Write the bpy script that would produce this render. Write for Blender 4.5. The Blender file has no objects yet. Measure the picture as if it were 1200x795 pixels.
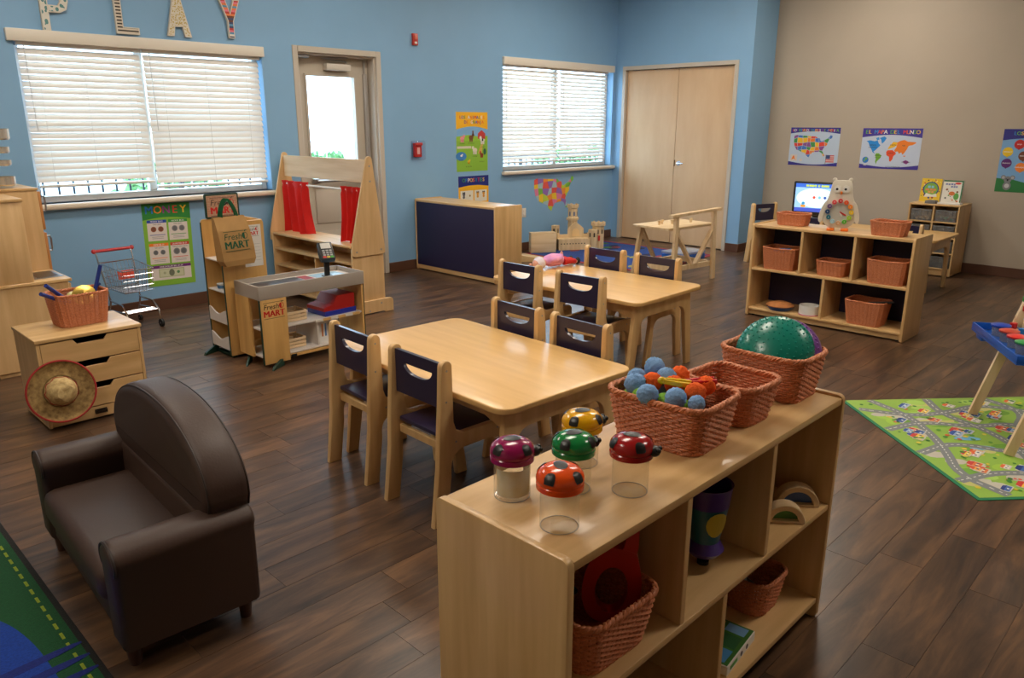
import bpy, bmesh, math, random
from mathutils import Matrix, Vector, Euler
random.seed(7)
S = bpy.context.scene
COL = S.collection
PI = math.pi
R = math.radians

# ------------------------------------------------------------------ camera
cam_d = bpy.data.cameras.new('camera'); cam = bpy.data.objects.new('camera', cam_d); COL.objects.link(cam)
pitch, roll, yaw = 0.2759, -0.0021, 0.795
cp, sp = math.cos(pitch), math.sin(pitch)
_r = Vector((math.cos(yaw), -math.sin(yaw), 0)); _f = Vector((math.sin(yaw)*cp, math.cos(yaw)*cp, -sp)); _d = _f.cross(_r)
_r2 = math.cos(roll)*_r + math.sin(roll)*_d; _d2 = -math.sin(roll)*_r + math.cos(roll)*_d
cam.matrix_world = Matrix(((_r2.x, -_d2.x, -_f.x, 0), (_r2.y, -_d2.y, -_f.y, 0), (_r2.z, -_d2.z, -_f.z, 1.55), (0, 0, 0, 1)))
cam_d.sensor_width = 36; cam_d.lens = 891.1/1200*36; cam_d.clip_start = 0.05; cam_d.clip_end = 200
S.camera = cam
# ------------------------------------------------------------------ sky and exposure
W = bpy.data.worlds.new('sky'); S.world = W; W.use_nodes = True
_bg = W.node_tree.nodes['Background']; _bg.inputs[0].default_value = (0.72, 0.86, 1.0, 1); _bg.inputs[1].default_value = 8.5
S.view_settings.view_transform = 'Standard'; S.view_settings.look = 'None'; S.view_settings.gamma = 1
S.view_settings.use_curve_mapping = False; S.view_settings.exposure = 0.0
LAMP = 18.0           # ceiling lamp strength
LAMP_COL = (1.0, 0.90, 0.76)

# ------------------------------------------------------------------ materials
def lin(c):
    return tuple(((v/255/12.92) if v/255 <= .04045 else ((v/255+.055)/1.055)**2.4) for v in c)
_M = {}
def mat(name, rgb=(200, 200, 200), rough=.5, metal=0., spec=.5, var=0., vscale=6., bump=0., bscale=80., coat=0., emit=0., sheen=0., aniso=None, rgb2=None):
    if name in _M: return _M[name]
    m = bpy.data.materials.new(name); m.use_nodes = True; nt = m.node_tree; N = nt.nodes; L = nt.links
    b = N['Principled BSDF']; c = lin(rgb)
    b.inputs['Base Color'].default_value = (*c, 1); b.inputs['Roughness'].default_value = rough
    b.inputs['Metallic'].default_value = metal; b.inputs['Specular IOR Level'].default_value = spec
    b.inputs['Coat Weight'].default_value = coat
    if sheen: b.inputs['Sheen Weight'].default_value = sheen
    if emit:
        b.inputs['Emission Color'].default_value = (*c, 1); b.inputs['Emission Strength'].default_value = emit
    if var or bump:
        tc = N.new('ShaderNodeTexCoord'); mp = N.new('ShaderNodeMapping')
        if aniso: mp.inputs['Scale'].default_value = aniso
        L.new(tc.outputs['Object'], mp.inputs['Vector'])
    if var:
        nz = N.new('ShaderNodeTexNoise'); nz.inputs['Scale'].default_value = vscale; nz.inputs['Detail'].default_value = 5
        L.new(mp.outputs[0], nz.inputs['Vector'])
        rp = N.new('ShaderNodeValToRGB')
        c2 = lin(rgb2) if rgb2 else tuple(v*(1-var) for v in c)
        rp.color_ramp.elements[0].position = .3; rp.color_ramp.elements[1].position = .7
        rp.color_ramp.elements[0].color = (*c2, 1); rp.color_ramp.elements[1].color = (*[min(1, v*(1+var*.4)) for v in c], 1)
        L.new(nz.outputs['Fac'], rp.inputs[0]); L.new(rp.outputs[0], b.inputs['Base Color'])
    if bump:
        n2 = N.new('ShaderNodeTexNoise'); n2.inputs['Scale'].default_value = bscale; n2.inputs['Detail'].default_value = 3
        L.new(mp.outputs[0], n2.inputs['Vector'])
        bp = N.new('ShaderNodeBump'); bp.inputs['Strength'].default_value = bump; bp.inputs['Distance'].default_value = .004
        L.new(n2.outputs['Fac'], bp.inputs['Height']); L.new(bp.outputs[0], b.inputs['Normal'])
    _M[name] = m; return m
def clear(name, tint=(245, 250, 250), refl=.12, rough=.03, haze=0.):
    """thin clear plastic or glass: see-through with a Fresnel gloss"""
    if name in _M: return _M[name]
    m = bpy.data.materials.new(name); m.use_nodes = True; nt = m.node_tree; N = nt.nodes; L = nt.links
    N.remove(N['Principled BSDF']); out = N['Material Output']
    tr = N.new('ShaderNodeBsdfTransparent'); tr.inputs[0].default_value = (*lin(tint), 1)
    gl = N.new('ShaderNodeBsdfGlossy'); gl.inputs['Roughness'].default_value = rough
    lw = N.new('ShaderNodeLayerWeight'); lw.inputs[0].default_value = .5
    pw = N.new('ShaderNodeMath'); pw.operation = 'POWER'; pw.inputs[1].default_value = 4.; L.new(lw.outputs['Facing'], pw.inputs[0])
    fr = N.new('ShaderNodeMath'); fr.operation = 'MULTIPLY_ADD'; fr.inputs[1].default_value = .6; fr.inputs[2].default_value = .045; L.new(pw.outputs[0], fr.inputs[0])
    mx = N.new('ShaderNodeMixShader'); L.new(fr.outputs[0], mx.inputs[0]); L.new(tr.outputs[0], mx.inputs[1]); L.new(gl.outputs[0], mx.inputs[2])
    last = mx
    if haze:
        df = N.new('ShaderNodeBsdfDiffuse'); df.inputs[0].default_value = (.8, .8, .8, 1)
        m2 = N.new('ShaderNodeMixShader'); m2.inputs[0].default_value = haze
        L.new(mx.outputs[0], m2.inputs[1]); L.new(df.outputs[0], m2.inputs[2]); last = m2
    L.new(last.outputs[0], out.inputs[0]); _M[name] = m; return m
def wood(name, rgb, rgb2, axis='x', rough=.38, coat=.15):
    s = {'x': (1.2, 14, 14), 'y': (14, 1.2, 14), 'z': (14, 14, 1.2)}[axis]
    m = mat(name, rgb, rough, var=.12, vscale=1.6, aniso=s, rgb2=rgb2, coat=coat)
    return m
MAP_HI, MAP_LO = (222, 184, 130), (206, 164, 108)
maple_x = wood('maple_x', MAP_HI, MAP_LO, 'x'); maple_y = wood('maple_y', MAP_HI, MAP_LO, 'y'); maple_z = wood('maple_z', MAP_HI, MAP_LO, 'z')
table_m = wood('maple_laminate', (230, 186, 122), (222, 176, 110), 'y', .3, .05)
chair_m = wood('beech_ply', (230, 192, 136), (216, 172, 114), 'z', .38)
birch_z = wood('birch_ply', (226, 190, 140), (212, 172, 120), 'z', .4)
pine_x = wood('raw_pine', (232, 206, 166), (216, 184, 138), 'x', .55, 0); pine_z = wood('raw_pine_z', (232, 206, 166), (216, 184, 138), 'z', .55, 0)
navy = mat('navy_laminate', (44, 39, 68), .3, coat=.2)
navy_back = mat('navy_back_panel', (34, 30, 66), .45)
white_p = mat('white_paint', (226, 220, 210), .45)
chrome = mat('chrome', (215, 215, 220), .18, metal=1)
steel = mat('brushed_steel', (170, 170, 172), .35, metal=1)
black_p = mat('black_plastic', (18, 18, 20), .35)
rubber = mat('black_rubber', (22, 22, 22), .7)
paper = mat('white_paper', (232, 230, 225), .7)
wicker_m = mat('wicker_cane', (212, 134, 90), .5, var=.2, vscale=150., rgb2=(184, 104, 64))
def plastic(c, rough=.3):
    return mat('plastic_%02x%02x%02x' % c, c, rough, coat=.2)

# ------------------------------------------------------------------ mesh builder
class MB:
    def __init__(s): s.bm = bmesh.new(); s.mats = []
    def mi(s, m):
        if m is None: return 0
        if m not in s.mats: s.mats.append(m)
        return s.mats.index(m)
    def _fin(s, faces, m, M, verts=None):
        i = s.mi(m)
        for f in faces: f.material_index = i
        if M is not None:
            vs = verts if verts is not None else list({v for f in faces for v in f.verts})
            bmesh.ops.transform(s.bm, matrix=M, verts=vs)
    def raw(s, vs, fs, m=None, M=None):
        V = [s.bm.verts.new(v) for v in vs]; F = []
        for f in fs:
            try: F.append(s.bm.faces.new([V[i] for i in f]))
            except ValueError: pass
        s._fin(F, m, M, V); return s
    def box(s, x0, x1, y0, y1, z0, z1, b=0., seg=2, m=None, M=None):
        V = [s.bm.verts.new(p) for p in ((x0,y0,z0),(x1,y0,z0),(x1,y1,z0),(x0,y1,z0),(x0,y0,z1),(x1,y0,z1),(x1,y1,z1),(x0,y1,z1))]
        F = [s.bm.faces.new([V[i] for i in f]) for f in ((0,3,2,1),(4,5,6,7),(0,1,5,4),(1,2,6,5),(2,3,7,6),(3,0,4,7))]
        i = s.mi(m)
        for f in F: f.material_index = i
        vs = V
        if b > 0:
            E = list({e for f in F for e in f.edges})
            r = bmesh.ops.bevel(s.bm, geom=E, offset=b, segments=seg, profile=.5, affect='EDGES')
            vs = list({v for f in r['faces'] for v in f.verts})
            for f in r['faces']: f.material_index = i
        if M is not None: bmesh.ops.transform(s.bm, matrix=M, verts=vs)
        return s
    def prism(s, pts, axis, a, b, bev=0., seg=2, m=None, M=None):
        def P(p, t):
            return (t, p[0], p[1]) if axis == 'x' else ((p[0], t, p[1]) if axis == 'y' else (p[0], p[1], t))
        A = [s.bm.verts.new(P(p, a)) for p in pts]; B = [s.bm.verts.new(P(p, b)) for p in pts]
        n = len(pts); F = [s.bm.faces.new(A), s.bm.faces.new(list(reversed(B)))]
        caps = list(F[0].edges) + list(F[1].edges)
        for i in range(n):
            F.append(s.bm.faces.new([A[(i+1) % n], A[i], B[i], B[(i+1) % n]]))
        bmesh.ops.recalc_face_normals(s.bm, faces=F)
        i = s.mi(m)
        for f in F: f.material_index = i
        vs = A + B
        if bev > 0:
            r = bmesh.ops.bevel(s.bm, geom=caps, offset=bev, segments=seg, profile=.5, affect='EDGES')
            for f in r['faces']: f.material_index = i
            vs = list({v for f in r['faces'] for v in f.verts} | {v for v in vs if v.is_valid})
        if M is not None: bmesh.ops.transform(s.bm, matrix=M, verts=vs)
        return s
    def ring_plate(s, outer, inner, axis, a, b, m=None, M=None):
        """plate with one hole; outer and inner are 2-D loops of equal length"""
        def P(p, t):
            return (t, p[0], p[1]) if axis == 'x' else ((p[0], t, p[1]) if axis == 'y' else (p[0], p[1], t))
        n = len(outer); L = [[s.bm.verts.new(P(p, t)) for p in lp] for lp in (outer, inner) for t in (a, b)]
        F = []
        for i in range(n):
            j = (i+1) % n
            F.append(s.bm.faces.new([L[0][i], L[0][j], L[2][j], L[2][i]])); F.append(s.bm.faces.new([L[1][j], L[1][i], L[3][i], L[3][j]]))
            F.append(s.bm.faces.new([L[0][j], L[0][i], L[1][i], L[1][j]])); F.append(s.bm.faces.new([L[2][i], L[2][j], L[3][j], L[3][i]]))
        bmesh.ops.recalc_face_normals(s.bm, faces=F)
        s._fin(F, m, M); return s
    def tube(s, pts, r, n=8, closed=False, m=None, M=None):
        pts = [Vector(p) for p in pts]; k = len(pts); rs = r if isinstance(r, (list, tuple)) else [r]*k
        rings = []; prev = None
        for i, p in enumerate(pts):
            if closed: t = pts[(i+1) % k]-pts[i-1]
            else: t = pts[min(i+1, k-1)]-pts[max(i-1, 0)]
            t = t.normalized() if t.length > 1e-9 else Vector((0, 0, 1))
            if prev is None: u = t.orthogonal().normalized()
            else:
                u = prev-t*prev.dot(t); u = u.normalized() if u.length > 1e-6 else t.orthogonal().normalized()
            prev = u; w = t.cross(u)
            rings.append([s.bm.verts.new(p+(u*math.cos(a)+w*math.sin(a))*rs[i]) for a in [2*PI*j/n for j in range(n)]])
        F = []
        for i in range(k if closed else k-1):
            A, B = rings[i], rings[(i+1) % k]
            for j in range(n): F.append(s.bm.faces.new([A[j], A[(j+1) % n], B[(j+1) % n], B[j]]))
        if not closed: F.append(s.bm.faces.new(list(reversed(rings[0])))); F.append(s.bm.faces.new(rings[-1]))
        s._fin(F, m, M, [v for q in rings for v in q]); return s
    def lathe(s, prof, n=24, m=None, M=None, sx=1., sy=1.):
        rings = []
        for r, z in prof:
            if r < 1e-6: rings.append([s.bm.verts.new((0, 0, z))])
            else: rings.append([s.bm.verts.new((r*sx*math.cos(2*PI*j/n), r*sy*math.sin(2*PI*j/n), z)) for j in range(n)])
        F = []
        for A, B in zip(rings, rings[1:]):
            for j in range(n):
                k = (j+1) % n
                if len(A) == 1 and len(B) == 1: continue
                if len(A) == 1: F.append(s.bm.faces.new([A[0], B[k], B[j]]))
                elif len(B) == 1: F.append(s.bm.faces.new([A[j], A[k], B[0]]))
                else: F.append(s.bm.faces.new([A[j], A[k], B[k], B[j]]))
        s._fin(F, m, M, [v for q in rings for v in q]); return s
    def cyl(s, c, r, h, n=20, m=None, M=None, axis='z'):
        T = Matrix.Translation(c)
        if axis == 'x': T = T @ Matrix.Rotation(PI/2, 4, 'Y')
        if axis == 'y': T = T @ Matrix.Rotation(-PI/2, 4, 'X')
        return s.lathe([(0, 0), (r, 0), (r, h), (0, h)], n, m, (M @ T) if M is not None else T)
    def ell(s, c, rx, ry, rz, n=16, k=10, m=None, M=None):
        T = Matrix.Translation(c) @ Matrix.Diagonal((rx, ry, rz, 1))
        return s.lathe([(math.sin(PI*i/k), -math.cos(PI*i/k)) for i in range(k+1)], n, m, (M @ T) if M is not None else T)
    def flat(s, pts, y, m=None):
        """flat polygon in the XZ plane facing -Y"""
        V = [s.bm.verts.new((p[0], y, p[1])) for p in pts]
        a = sum(pts[i][0]*pts[(i+1) % len(pts)][1]-pts[(i+1) % len(pts)][0]*pts[i][1] for i in range(len(pts)))
        if a < 0: V.reverse()
        try: f = s.bm.faces.new(V)
        except ValueError: return s
        f.material_index = s.mi(m); return s
    def text(s, body, size, M, m=None, bold=0., depth=0., align='CENTER', shear=0.):
        """lettering in the XZ plane facing -Y before M"""
        cu = bpy.data.curves.new('lettering', 'FONT'); cu.body = body; cu.size = size; cu.align_x = align; cu.align_y = 'CENTER'
        cu.resolution_u = 2; cu.extrude = depth; cu.shear = shear
        ob = bpy.data.objects.new('lettering', cu); me = ob.to_mesh()
        for kk, dx in enumerate((-bold, 0, bold) if bold > .006 else (0,)):
            T = M @ T3((dx*size*.8, -.00012*kk, 0)) @ Matrix.Rotation(PI/2, 4, 'X')
            V = [s.bm.verts.new(T @ v.co) for v in me.vertices]; i = s.mi(m)
            for p in me.polygons:
                try: f = s.bm.faces.new([V[q] for q in p.vertices]); f.material_index = i
                except ValueError: pass
        ob.to_mesh_clear(); bpy.data.objects.remove(ob); bpy.data.curves.remove(cu); return s
    def mesh(s, name, smooth=True, ang=38):
        bmesh.ops.recalc_face_normals(s.bm, faces=s.bm.faces) if getattr(s, 'renorm', False) else None
        me = bpy.data.meshes.new(name); s.bm.to_mesh(me); s.bm.free()
        for m in s.mats: me.materials.append(m)
        if smooth:
            me.polygons.foreach_set('use_smooth', [True]*len(me.polygons)); me.set_sharp_from_angle(angle=R(ang))
        return me
    def obj(s, name, m=None, parent=None, loc=(0, 0, 0), rot=(0, 0, 0), smooth=True, ang=38, kind=None):
        if m is not None:
            if s.mats: s.mats[0] = m
            else: s.mats.append(m)
        return link(name, s.mesh(name, smooth, ang), parent, loc, rot, kind)
def link(name, me, parent=None, loc=(0, 0, 0), rot=(0, 0, 0), kind=None):
    o = bpy.data.objects.new(name, me); COL.objects.link(o); o.parent = parent; o.location = loc; o.rotation_euler = rot
    if kind: o['kind'] = kind
    return o
def tag(o, label, cat, group=None):
    o['label'] = label; o['category'] = cat
    if group: o['group'] = group
    return o
def thing(name, label, cat, loc=(0, 0, 0), rz=0., group=None, rot=None):
    o = bpy.data.objects.new(name, None); COL.objects.link(o); o.empty_display_size = .05
    o.location = loc; o.rotation_euler = rot if rot else (0, 0, rz); return tag(o, label, cat, group)
def structure(name, loc=(0, 0, 0), rz=0.):
    o = bpy.data.objects.new(name, None); COL.objects.link(o); o.empty_display_size = .05; o.location = loc
    o.rotation_euler = (0, 0, rz); o['kind'] = 'structure'; return o
def copy_tree(o, parent=None):
    c = o.copy(); COL.objects.link(c); c.parent = parent
    for ch in [x for x in o.children]: copy_tree(ch, c)
    return c
def part(name, parent, m, x0, x1, y0, y1, z0, z1, b=.002, seg=1, **k):
    return MB().box(x0, x1, y0, y1, z0, z1, b, seg).obj(name, m, parent, **k)
def rrect(x0, x1, y0, y1, r, n=5):
    P = []
    for cx, cy, a in ((x1-r, y1-r, 0), (x0+r, y1-r, 90), (x0+r, y0+r, 180), (x1-r, y0+r, 270)):
        for i in range(n+1):
            t = R(a+90*i/n); P.append((cx+r*math.cos(t), cy+r*math.sin(t)))
    return P
def arc(cx, cy, r, a0, a1, n=8, ry=None):
    return [(cx+r*math.cos(R(a0+(a1-a0)*i/n)), cy+(ry or r)*math.sin(R(a0+(a1-a0)*i/n))) for i in range(n+1)]
def smooth_pts(pts, it=2, closed=True):
    for _ in range(it):
        q = []; n = len(pts)
        for i in range(n if closed else n-1):
            a, b = pts[i], pts[(i+1) % n]
            q.append(tuple(.75*u+.25*v for u, v in zip(a, b))); q.append(tuple(.25*u+.75*v for u, v in zip(a, b)))
        if not closed: q = [pts[0]]+q+[pts[-1]]
        pts = q
    return pts
T3 = Matrix.Translation
def TR(x, y, z, rx=0., ry=0., rz=0.): return Matrix.Translation((x, y, z)) @ Euler((rx, ry, rz)).to_matrix().to_4x4()

# ================================================================== THE ROOM
YA, XB, XT, YR = 6.62, 8.75, 9.30, 4.63          # window wall, closet wall, right wall, return wall
X0, Y0, ZC = -1.6, -2.4, 3.35
blue_w = mat('blue_wall_paint', (134, 178, 216), .55, var=.03, vscale=2.5, bump=.05, bscale=260.)
tan_w = mat('tan_wall_paint', (180, 167, 150), .6, var=.03, vscale=2.5, bump=.05, bscale=260.)
ceil_m = mat('ceiling_tile', (225, 222, 215), .8, bump=.2, bscale=120.)
base_m = mat('brown_cove_base', (92, 60, 44), .45)
frame_m = mat('almond_frame_paint', (196, 186, 172), .4)
vinyl = mat('white_vinyl', (232, 228, 222), .35)
glass_m = clear('window_glass', (235, 245, 250))

# floor: dark wood planks laid along X
def plank_mat():
    m = bpy.data.materials.new('dark_wood_plank'); m.use_nodes = True; nt = m.node_tree; N = nt.nodes; L = nt.links; b = N['Principled BSDF']
    g = N.new('ShaderNodeNewGeometry'); oi = N.new('ShaderNodeObjectInfo')
    ad = N.new('ShaderNodeMath'); ad.operation = 'ADD'; L.new(g.outputs['Random Per Island'], ad.inputs[0]); L.new(oi.outputs['Random'], ad.inputs[1])
    fr = N.new('ShaderNodeMath'); fr.operation = 'FRACT'; L.new(ad.outputs[0], fr.inputs[0])
    mul = N.new('ShaderNodeMath'); mul.operation = 'MULTIPLY'; mul.inputs[1].default_value = 37.; L.new(fr.outputs[0], mul.inputs[0])
    cx = N.new('ShaderNodeCombineXYZ'); L.new(mul.outputs[0], cx.inputs[2])
    va = N.new('ShaderNodeVectorMath'); L.new(g.outputs['Position'], va.inputs[0]); L.new(cx.outputs[0], va.inputs[1])
    mp = N.new('ShaderNodeMapping'); mp.inputs['Scale'].default_value = (1.5, 9, 1); L.new(va.outputs[0], mp.inputs[0])
    nz = N.new('ShaderNodeTexNoise'); nz.inputs['Scale'].default_value = 1.5; nz.inputs['Detail'].default_value = 7; nz.inputs['Roughness'].default_value = .62; nz.inputs['Distortion'].default_value = .6
    L.new(mp.outputs[0], nz.inputs['Vector'])
    rp = N.new('ShaderNodeValToRGB'); e = rp.color_ramp.elements
    e[0].position = .3; e[0].color = (*lin((52, 40, 33)), 1); e[1].position = .72; e[1].color = (*lin((124, 91, 64)), 1)
    x = e.new(.5); x.color = (*lin((87, 64, 48)), 1)
    L.new(nz.outputs['Fac'], rp.inputs[0])
    hs = N.new('ShaderNodeHueSaturation'); mr = N.new('ShaderNodeMapRange'); mr.inputs['To Min'].default_value = .82; mr.inputs['To Max'].default_value = 1.16
    L.new(fr.outputs[0], mr.inputs['Value']); L.new(mr.outputs[0], hs.inputs['Value']); L.new(rp.outputs[0], hs.inputs['Color'])
    L.new(hs.outputs[0], b.inputs['Base Color']); b.inputs['Roughness'].default_value = .31; b.inputs['Specular IOR Level'].default_value = .5
    m3 = N.new('ShaderNodeMapping'); m3.inputs['Scale'].default_value = (3, 40, 1); L.new(va.outputs[0], m3.inputs[0])
    n3 = N.new('ShaderNodeTexNoise'); n3.inputs['Scale'].default_value = 4; L.new(m3.outputs[0], n3.inputs['Vector'])
    bp = N.new('ShaderNodeBump'); bp.inputs['Strength'].default_value = .12; bp.inputs['Distance'].default_value = .002
    L.new(n3.outputs['Fac'], bp.inputs['Height']); L.new(bp.outputs[0], b.inputs['Normal'])
    return m
plank_m = plank_mat()
floor = MB().box(X0-.2, XT+.2, Y0-.2, YA+.2, -.12, -.004).obj('floor', mat('plank_joint', (104, 84, 66), .8)); floor['kind'] = 'structure'
PW, PL = .154, .914
def cam_dist(x, y):
    v = Vector((x, y, -1.55)); q = Vector((v.dot(_r2), v.dot(_d2), v.dot(_f)))
    if q.z < .3: return 99
    u, w = 600+891*q.x/q.z, 397+891*q.y/q.z
    return q.z if -60 < u < 1260 and 120 < w < 900 else 50+q.z
planks = []
joint = {14: 1.10, 27: 1.92, 22: 1.715, 23: 1.90, 10: 1.212}
for r in range(int(Y0/PW)-1, int(YA/PW)+1):
    y0 = PW*(r+.12)
    if y0+PW < Y0 or y0 > YA: continue
    y1 = min(y0+PW, YA); rr = random.Random(r*13+5); off = joint.get(r, rr.random()*PL)
    x = off-PL*math.ceil((off-X0)/PL)
    while x < XT:
        a, b = max(x, X0), min(x+PL, XT)
        if b-a > .03: planks.append((cam_dist((a+b)/2, (y0+y1)/2), a, b, max(y0, Y0), y1))
        x += PL
planks.sort(key=lambda p: p[0])
pm = MB().box(-.5, .5, -.5, .5, -.5, .5, 0).mesh('plank', False)
# unit plank gets real size by object scale; a narrow eased edge stays in the joint
pm.materials.append(plank_m)
for d, a, b, c, e in planks[:300]:
    o = link('plank', pm, floor, ((a+b)/2, (c+e)/2, -.003)); o.scale = (b-a-.0014, e-c-.0014, .006)
rest = MB()
for d, a, b, c, e in planks[300:]: rest.box(a+.0007, b-.0007, c+.0007, e-.0007, -.006, 0)
rest.obj('far_planks', plank_m, floor, smooth=False, kind='stuff')

# walls
def wall_with_holes(name, x0, x1, holes, y0, y1, m):
    mb = MB(); xs = sorted({x0, x1} | {h[0] for h in holes} | {h[1] for h in holes})
    for a, b in zip(xs, xs[1:]):
        h = [q for q in holes if q[0] <= a+1e-6 and q[1] >= b-1e-6]
        if not h: mb.box(a, b, y0, y1, 0, ZC)
        else:
            if h[0][2] > 0: mb.box(a, b, y0, y1, 0, h[0][2])
            mb.box(a, b, y0, y1, h[0][3], ZC)
    o = mb.obj(name, m, smooth=False); o['kind'] = 'structure'; return o
W1 = (1.645, 3.565, .955, 2.195); D1 = (3.87, 4.855, 0, 2.24); W2 = (6.585, 8.69, 1.0, 2.30)
wall_with_holes('wall_back', X0-.2, XT+.2, [W1, D1, W2], YA, YA+.20, blue_w)
DD = (4.80, 6.50)      # closet opening along Y
cw = MB().box(XB, XB+.14, YR, DD[0], 0, ZC).box(XB, XB+.14, DD[1], YA, 0, ZC).box(XB, XB+.14, DD[0], DD[1], 2.29, ZC).obj('wall_closet', blue_w, smooth=False); cw['kind'] = 'structure'
o = MB().box(XB+.14, XT, YR, YR+.14, 0, ZC).obj('wall_return', blue_w, smooth=False); o['kind'] = 'structure'
o = MB().box(XT, XT+.2, Y0-.2, YA, 0, ZC).obj('wall_right', tan_w, smooth=False); o['kind'] = 'structure'
o = MB().box(X0-.2, X0, Y0-.2, YA, 0, ZC).obj('wall_left', tan_w, smooth=False); o['kind'] = 'structure'
o = MB().box(X0, XT, Y0-.2, Y0, 0, ZC).obj('wall_front', tan_w, smooth=False); o['kind'] = 'structure'
o = MB().box(X0-.2, XT+.2, Y0-.2, YA+.2, ZC, ZC+.1).obj('ceiling', ceil_m, smooth=False); o['kind'] = 'structure'
# brown cove base
def baseboard(name, x0, x1, y0, y1):
    o = MB().box(x0, x1, y0, y1, 0, .105, .003, 1).obj(name, base_m); o['kind'] = 'structure'
baseboard('baseboard_back_1', X0, D1[0]-.0, YA-.012, YA); baseboard('baseboard_back_2', D1[1], XB, YA-.012, YA)
baseboard('baseboard_closet', XB-.012, XB, YR-.012, DD[0]-.0); baseboard('baseboard_return', XB, XT, YR-.012, YR)
baseboard('baseboard_right', XT-.012, XT, Y0, YR-.012)

# windows
def window(name, h, mull):
    x0, x1, z0, z1 = h; w = structure(name, (0, YA, 0))
    f = MB()
    yb0, yb1 = .10, .16
    f.box(x0, x0+.05, yb0, yb1, z0, z1, .004, 1).box(x1-.05, x1, yb0, yb1, z0, z1, .004, 1).box(x0+.05, x1-.05, yb0, yb1, z1-.05, z1, .004, 1).box(x0+.05, x1-.05, yb0, yb1, z0, z0+.05, .004, 1)
    for a in mull: f.box(a-.03, a+.03, yb0, yb1, z0+.05, z1-.05, .004, 1)
    f.obj('window_frame', vinyl, w)
    xs = [x0+.05]+[v for a in mull for v in (a-.03, a+.03)]+[x1-.05]
    zm = z0+(z1-z0)*.47
    for i in range(0, len(xs), 2):
        MB().box(xs[i], xs[i+1], yb0+.01, yb1-.01, zm-.02, zm+.02, .003, 1).obj('meeting_rail', vinyl, w)
        part('pane', w, glass_m, xs[i], xs[i+1], .128, .132, z0+.05, zm-.02, 0); part('pane', w, glass_m, xs[i], xs[i+1], .128, .132, zm+.02, z1-.05, 0)
    s = MB().box(x0-.03, x1+.045, -.06, .0, z0-.045, z0, .016, 3).box(x0, x1, 0, .10, z0-.02, z0, 0).obj('window_sill', frame_m if False else mat('sill_paint', (226, 214, 196), .4), w)
    return w
window('window_1', W1, [2.535]); window('window_2', W2, [7.63])
# blinds
slat_m = mat('blind_slat', (238, 230, 220), .45)
def add_translucency(m, k):
    nt = m.node_tree; N = nt.nodes; L = nt.links; b = N['Principled BSDF']; out = N['Material Output']
    t = N.new('ShaderNodeBsdfTranslucent'); t.inputs[0].default_value = (.86, .82, .76, 1); mx = N.new('ShaderNodeMixShader'); mx.inputs[0].default_value = k
    L.new(b.outputs[0], mx.inputs[1]); L.new(t.outputs[0], mx.inputs[2]); L.new(mx.outputs[0], out.inputs[0])
add_translucency(slat_m, .14)
def blind(x0, x1, ztop, zbot, tilt, label, group):
    t = thing('window_blind', label, 'blind', (0, YA, 0), 0, group)
    part('head_rail', t, vinyl, x0, x1, .012, .07, ztop-.05, ztop-.006, .004)
    n = int((ztop-.075-zbot-.03)/.046); w = (x1-x0)/2-.008
    sm = MB().prism([(-.0255, 0), (-.013, .0022), (0, .003), (.013, .0022), (.0255, 0), (.0255, -.0022), (0, .0006), (-.0255, -.0022)], 'x', -w, w).mesh('slat'); sm.materials.append(slat_m)
    for i in range(n+1):
        link('slat', sm, t, ((x0+x1)/2, .042, ztop-.085-i*.046), (tilt, 0, 0))
    zb = ztop-.085-(n+1)*.046+.005
    part('bottom_rail', t, vinyl, x0+.008, x1-.008, .018, .066, zb-.022, zb, .006)
    for q in (.14, .5, .86):
        x = x0+(x1-x0)*q
        for y in (.014, .068): MB().tube([(x, y, ztop-.05), (x, y, zb)], .0012, 4).obj('ladder_cord', vinyl, t)
    MB().tube([(x0+.05, .008, ztop-.05), (x0+.055, .006, ztop-.65)], .004, 6).obj('tilt_wand', vinyl, t)
    return t
blind(1.66, 2.53, 2.14, 1.085, R(58), 'cream slatted blind over the window half above the toy kitchen', None)
blind(2.54, 3.55, 2.14, 1.055, R(61), 'cream slatted blind over the window half beside the glazed door', None)
blind(6.60, 7.62, 2.245, 1.085, R(42), 'white slatted blind half next to the farm animals poster', None)
blind(7.63, 8.60, 2.245, 1.085, R(42), 'white slatted blind half next to the double closet doors', None)
for nm, x0, x1, zt in (('cream blind valance board along the top of the window under the PLAY letters', 1.60, 3.575, 2.20), ('cream blind valance board along the top of the window beside the closet', 6.58, 8.68, 2.30)):
    o = MB().box(x0, x1, YA-.035, YA+.012, zt-.085, zt, .006, 2).box(x0, x0+.012, YA-.0, YA+.07, zt-.085, zt).box(x1-.012, x1, YA-.0, YA+.07, zt-.085, zt).obj('valance', mat('valance_paint', (230, 222, 208), .4)); tag(o, nm, 'valance')

# exterior glazed door
d = structure('door_1', (0, YA, 0))
x0, x1, z1 = D1[0], D1[1], D1[3]
MB().box(x0, x0+.055, -.008, .20, 0, z1, .004, 1).box(x1-.055, x1, -.008, .20, 0, z1, .004, 1).box(x0+.055, x1-.055, -.008, .20, z1-.055, z1, .004, 1).obj('door_frame', frame_m, d)
MB().box(x0+.055, x0+.07, .02, .13, 0, z1-.055).box(x1-.075, x1-.055, .02, .13, 0, z1-.055, .003, 1).box(x0+.07, x1-.075, .02, .13, z1-.07, z1-.055).obj('door_stop', frame_m, d)
lx0, lx1 = x0+.06, x1-.06; gx0, gx1, gz0, gz1 = 4.075, 4.612, 1.02, 1.99
leaf = MB(); a, b = .135, .18
leaf.box(lx0, gx0, a, b, .01, z1-.06).box(gx1, lx1, a, b, .01, z1-.06).box(gx0, gx1, a, b, gz1, z1-.06).box(gx0, gx1, a, b, .01, gz0)
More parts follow.
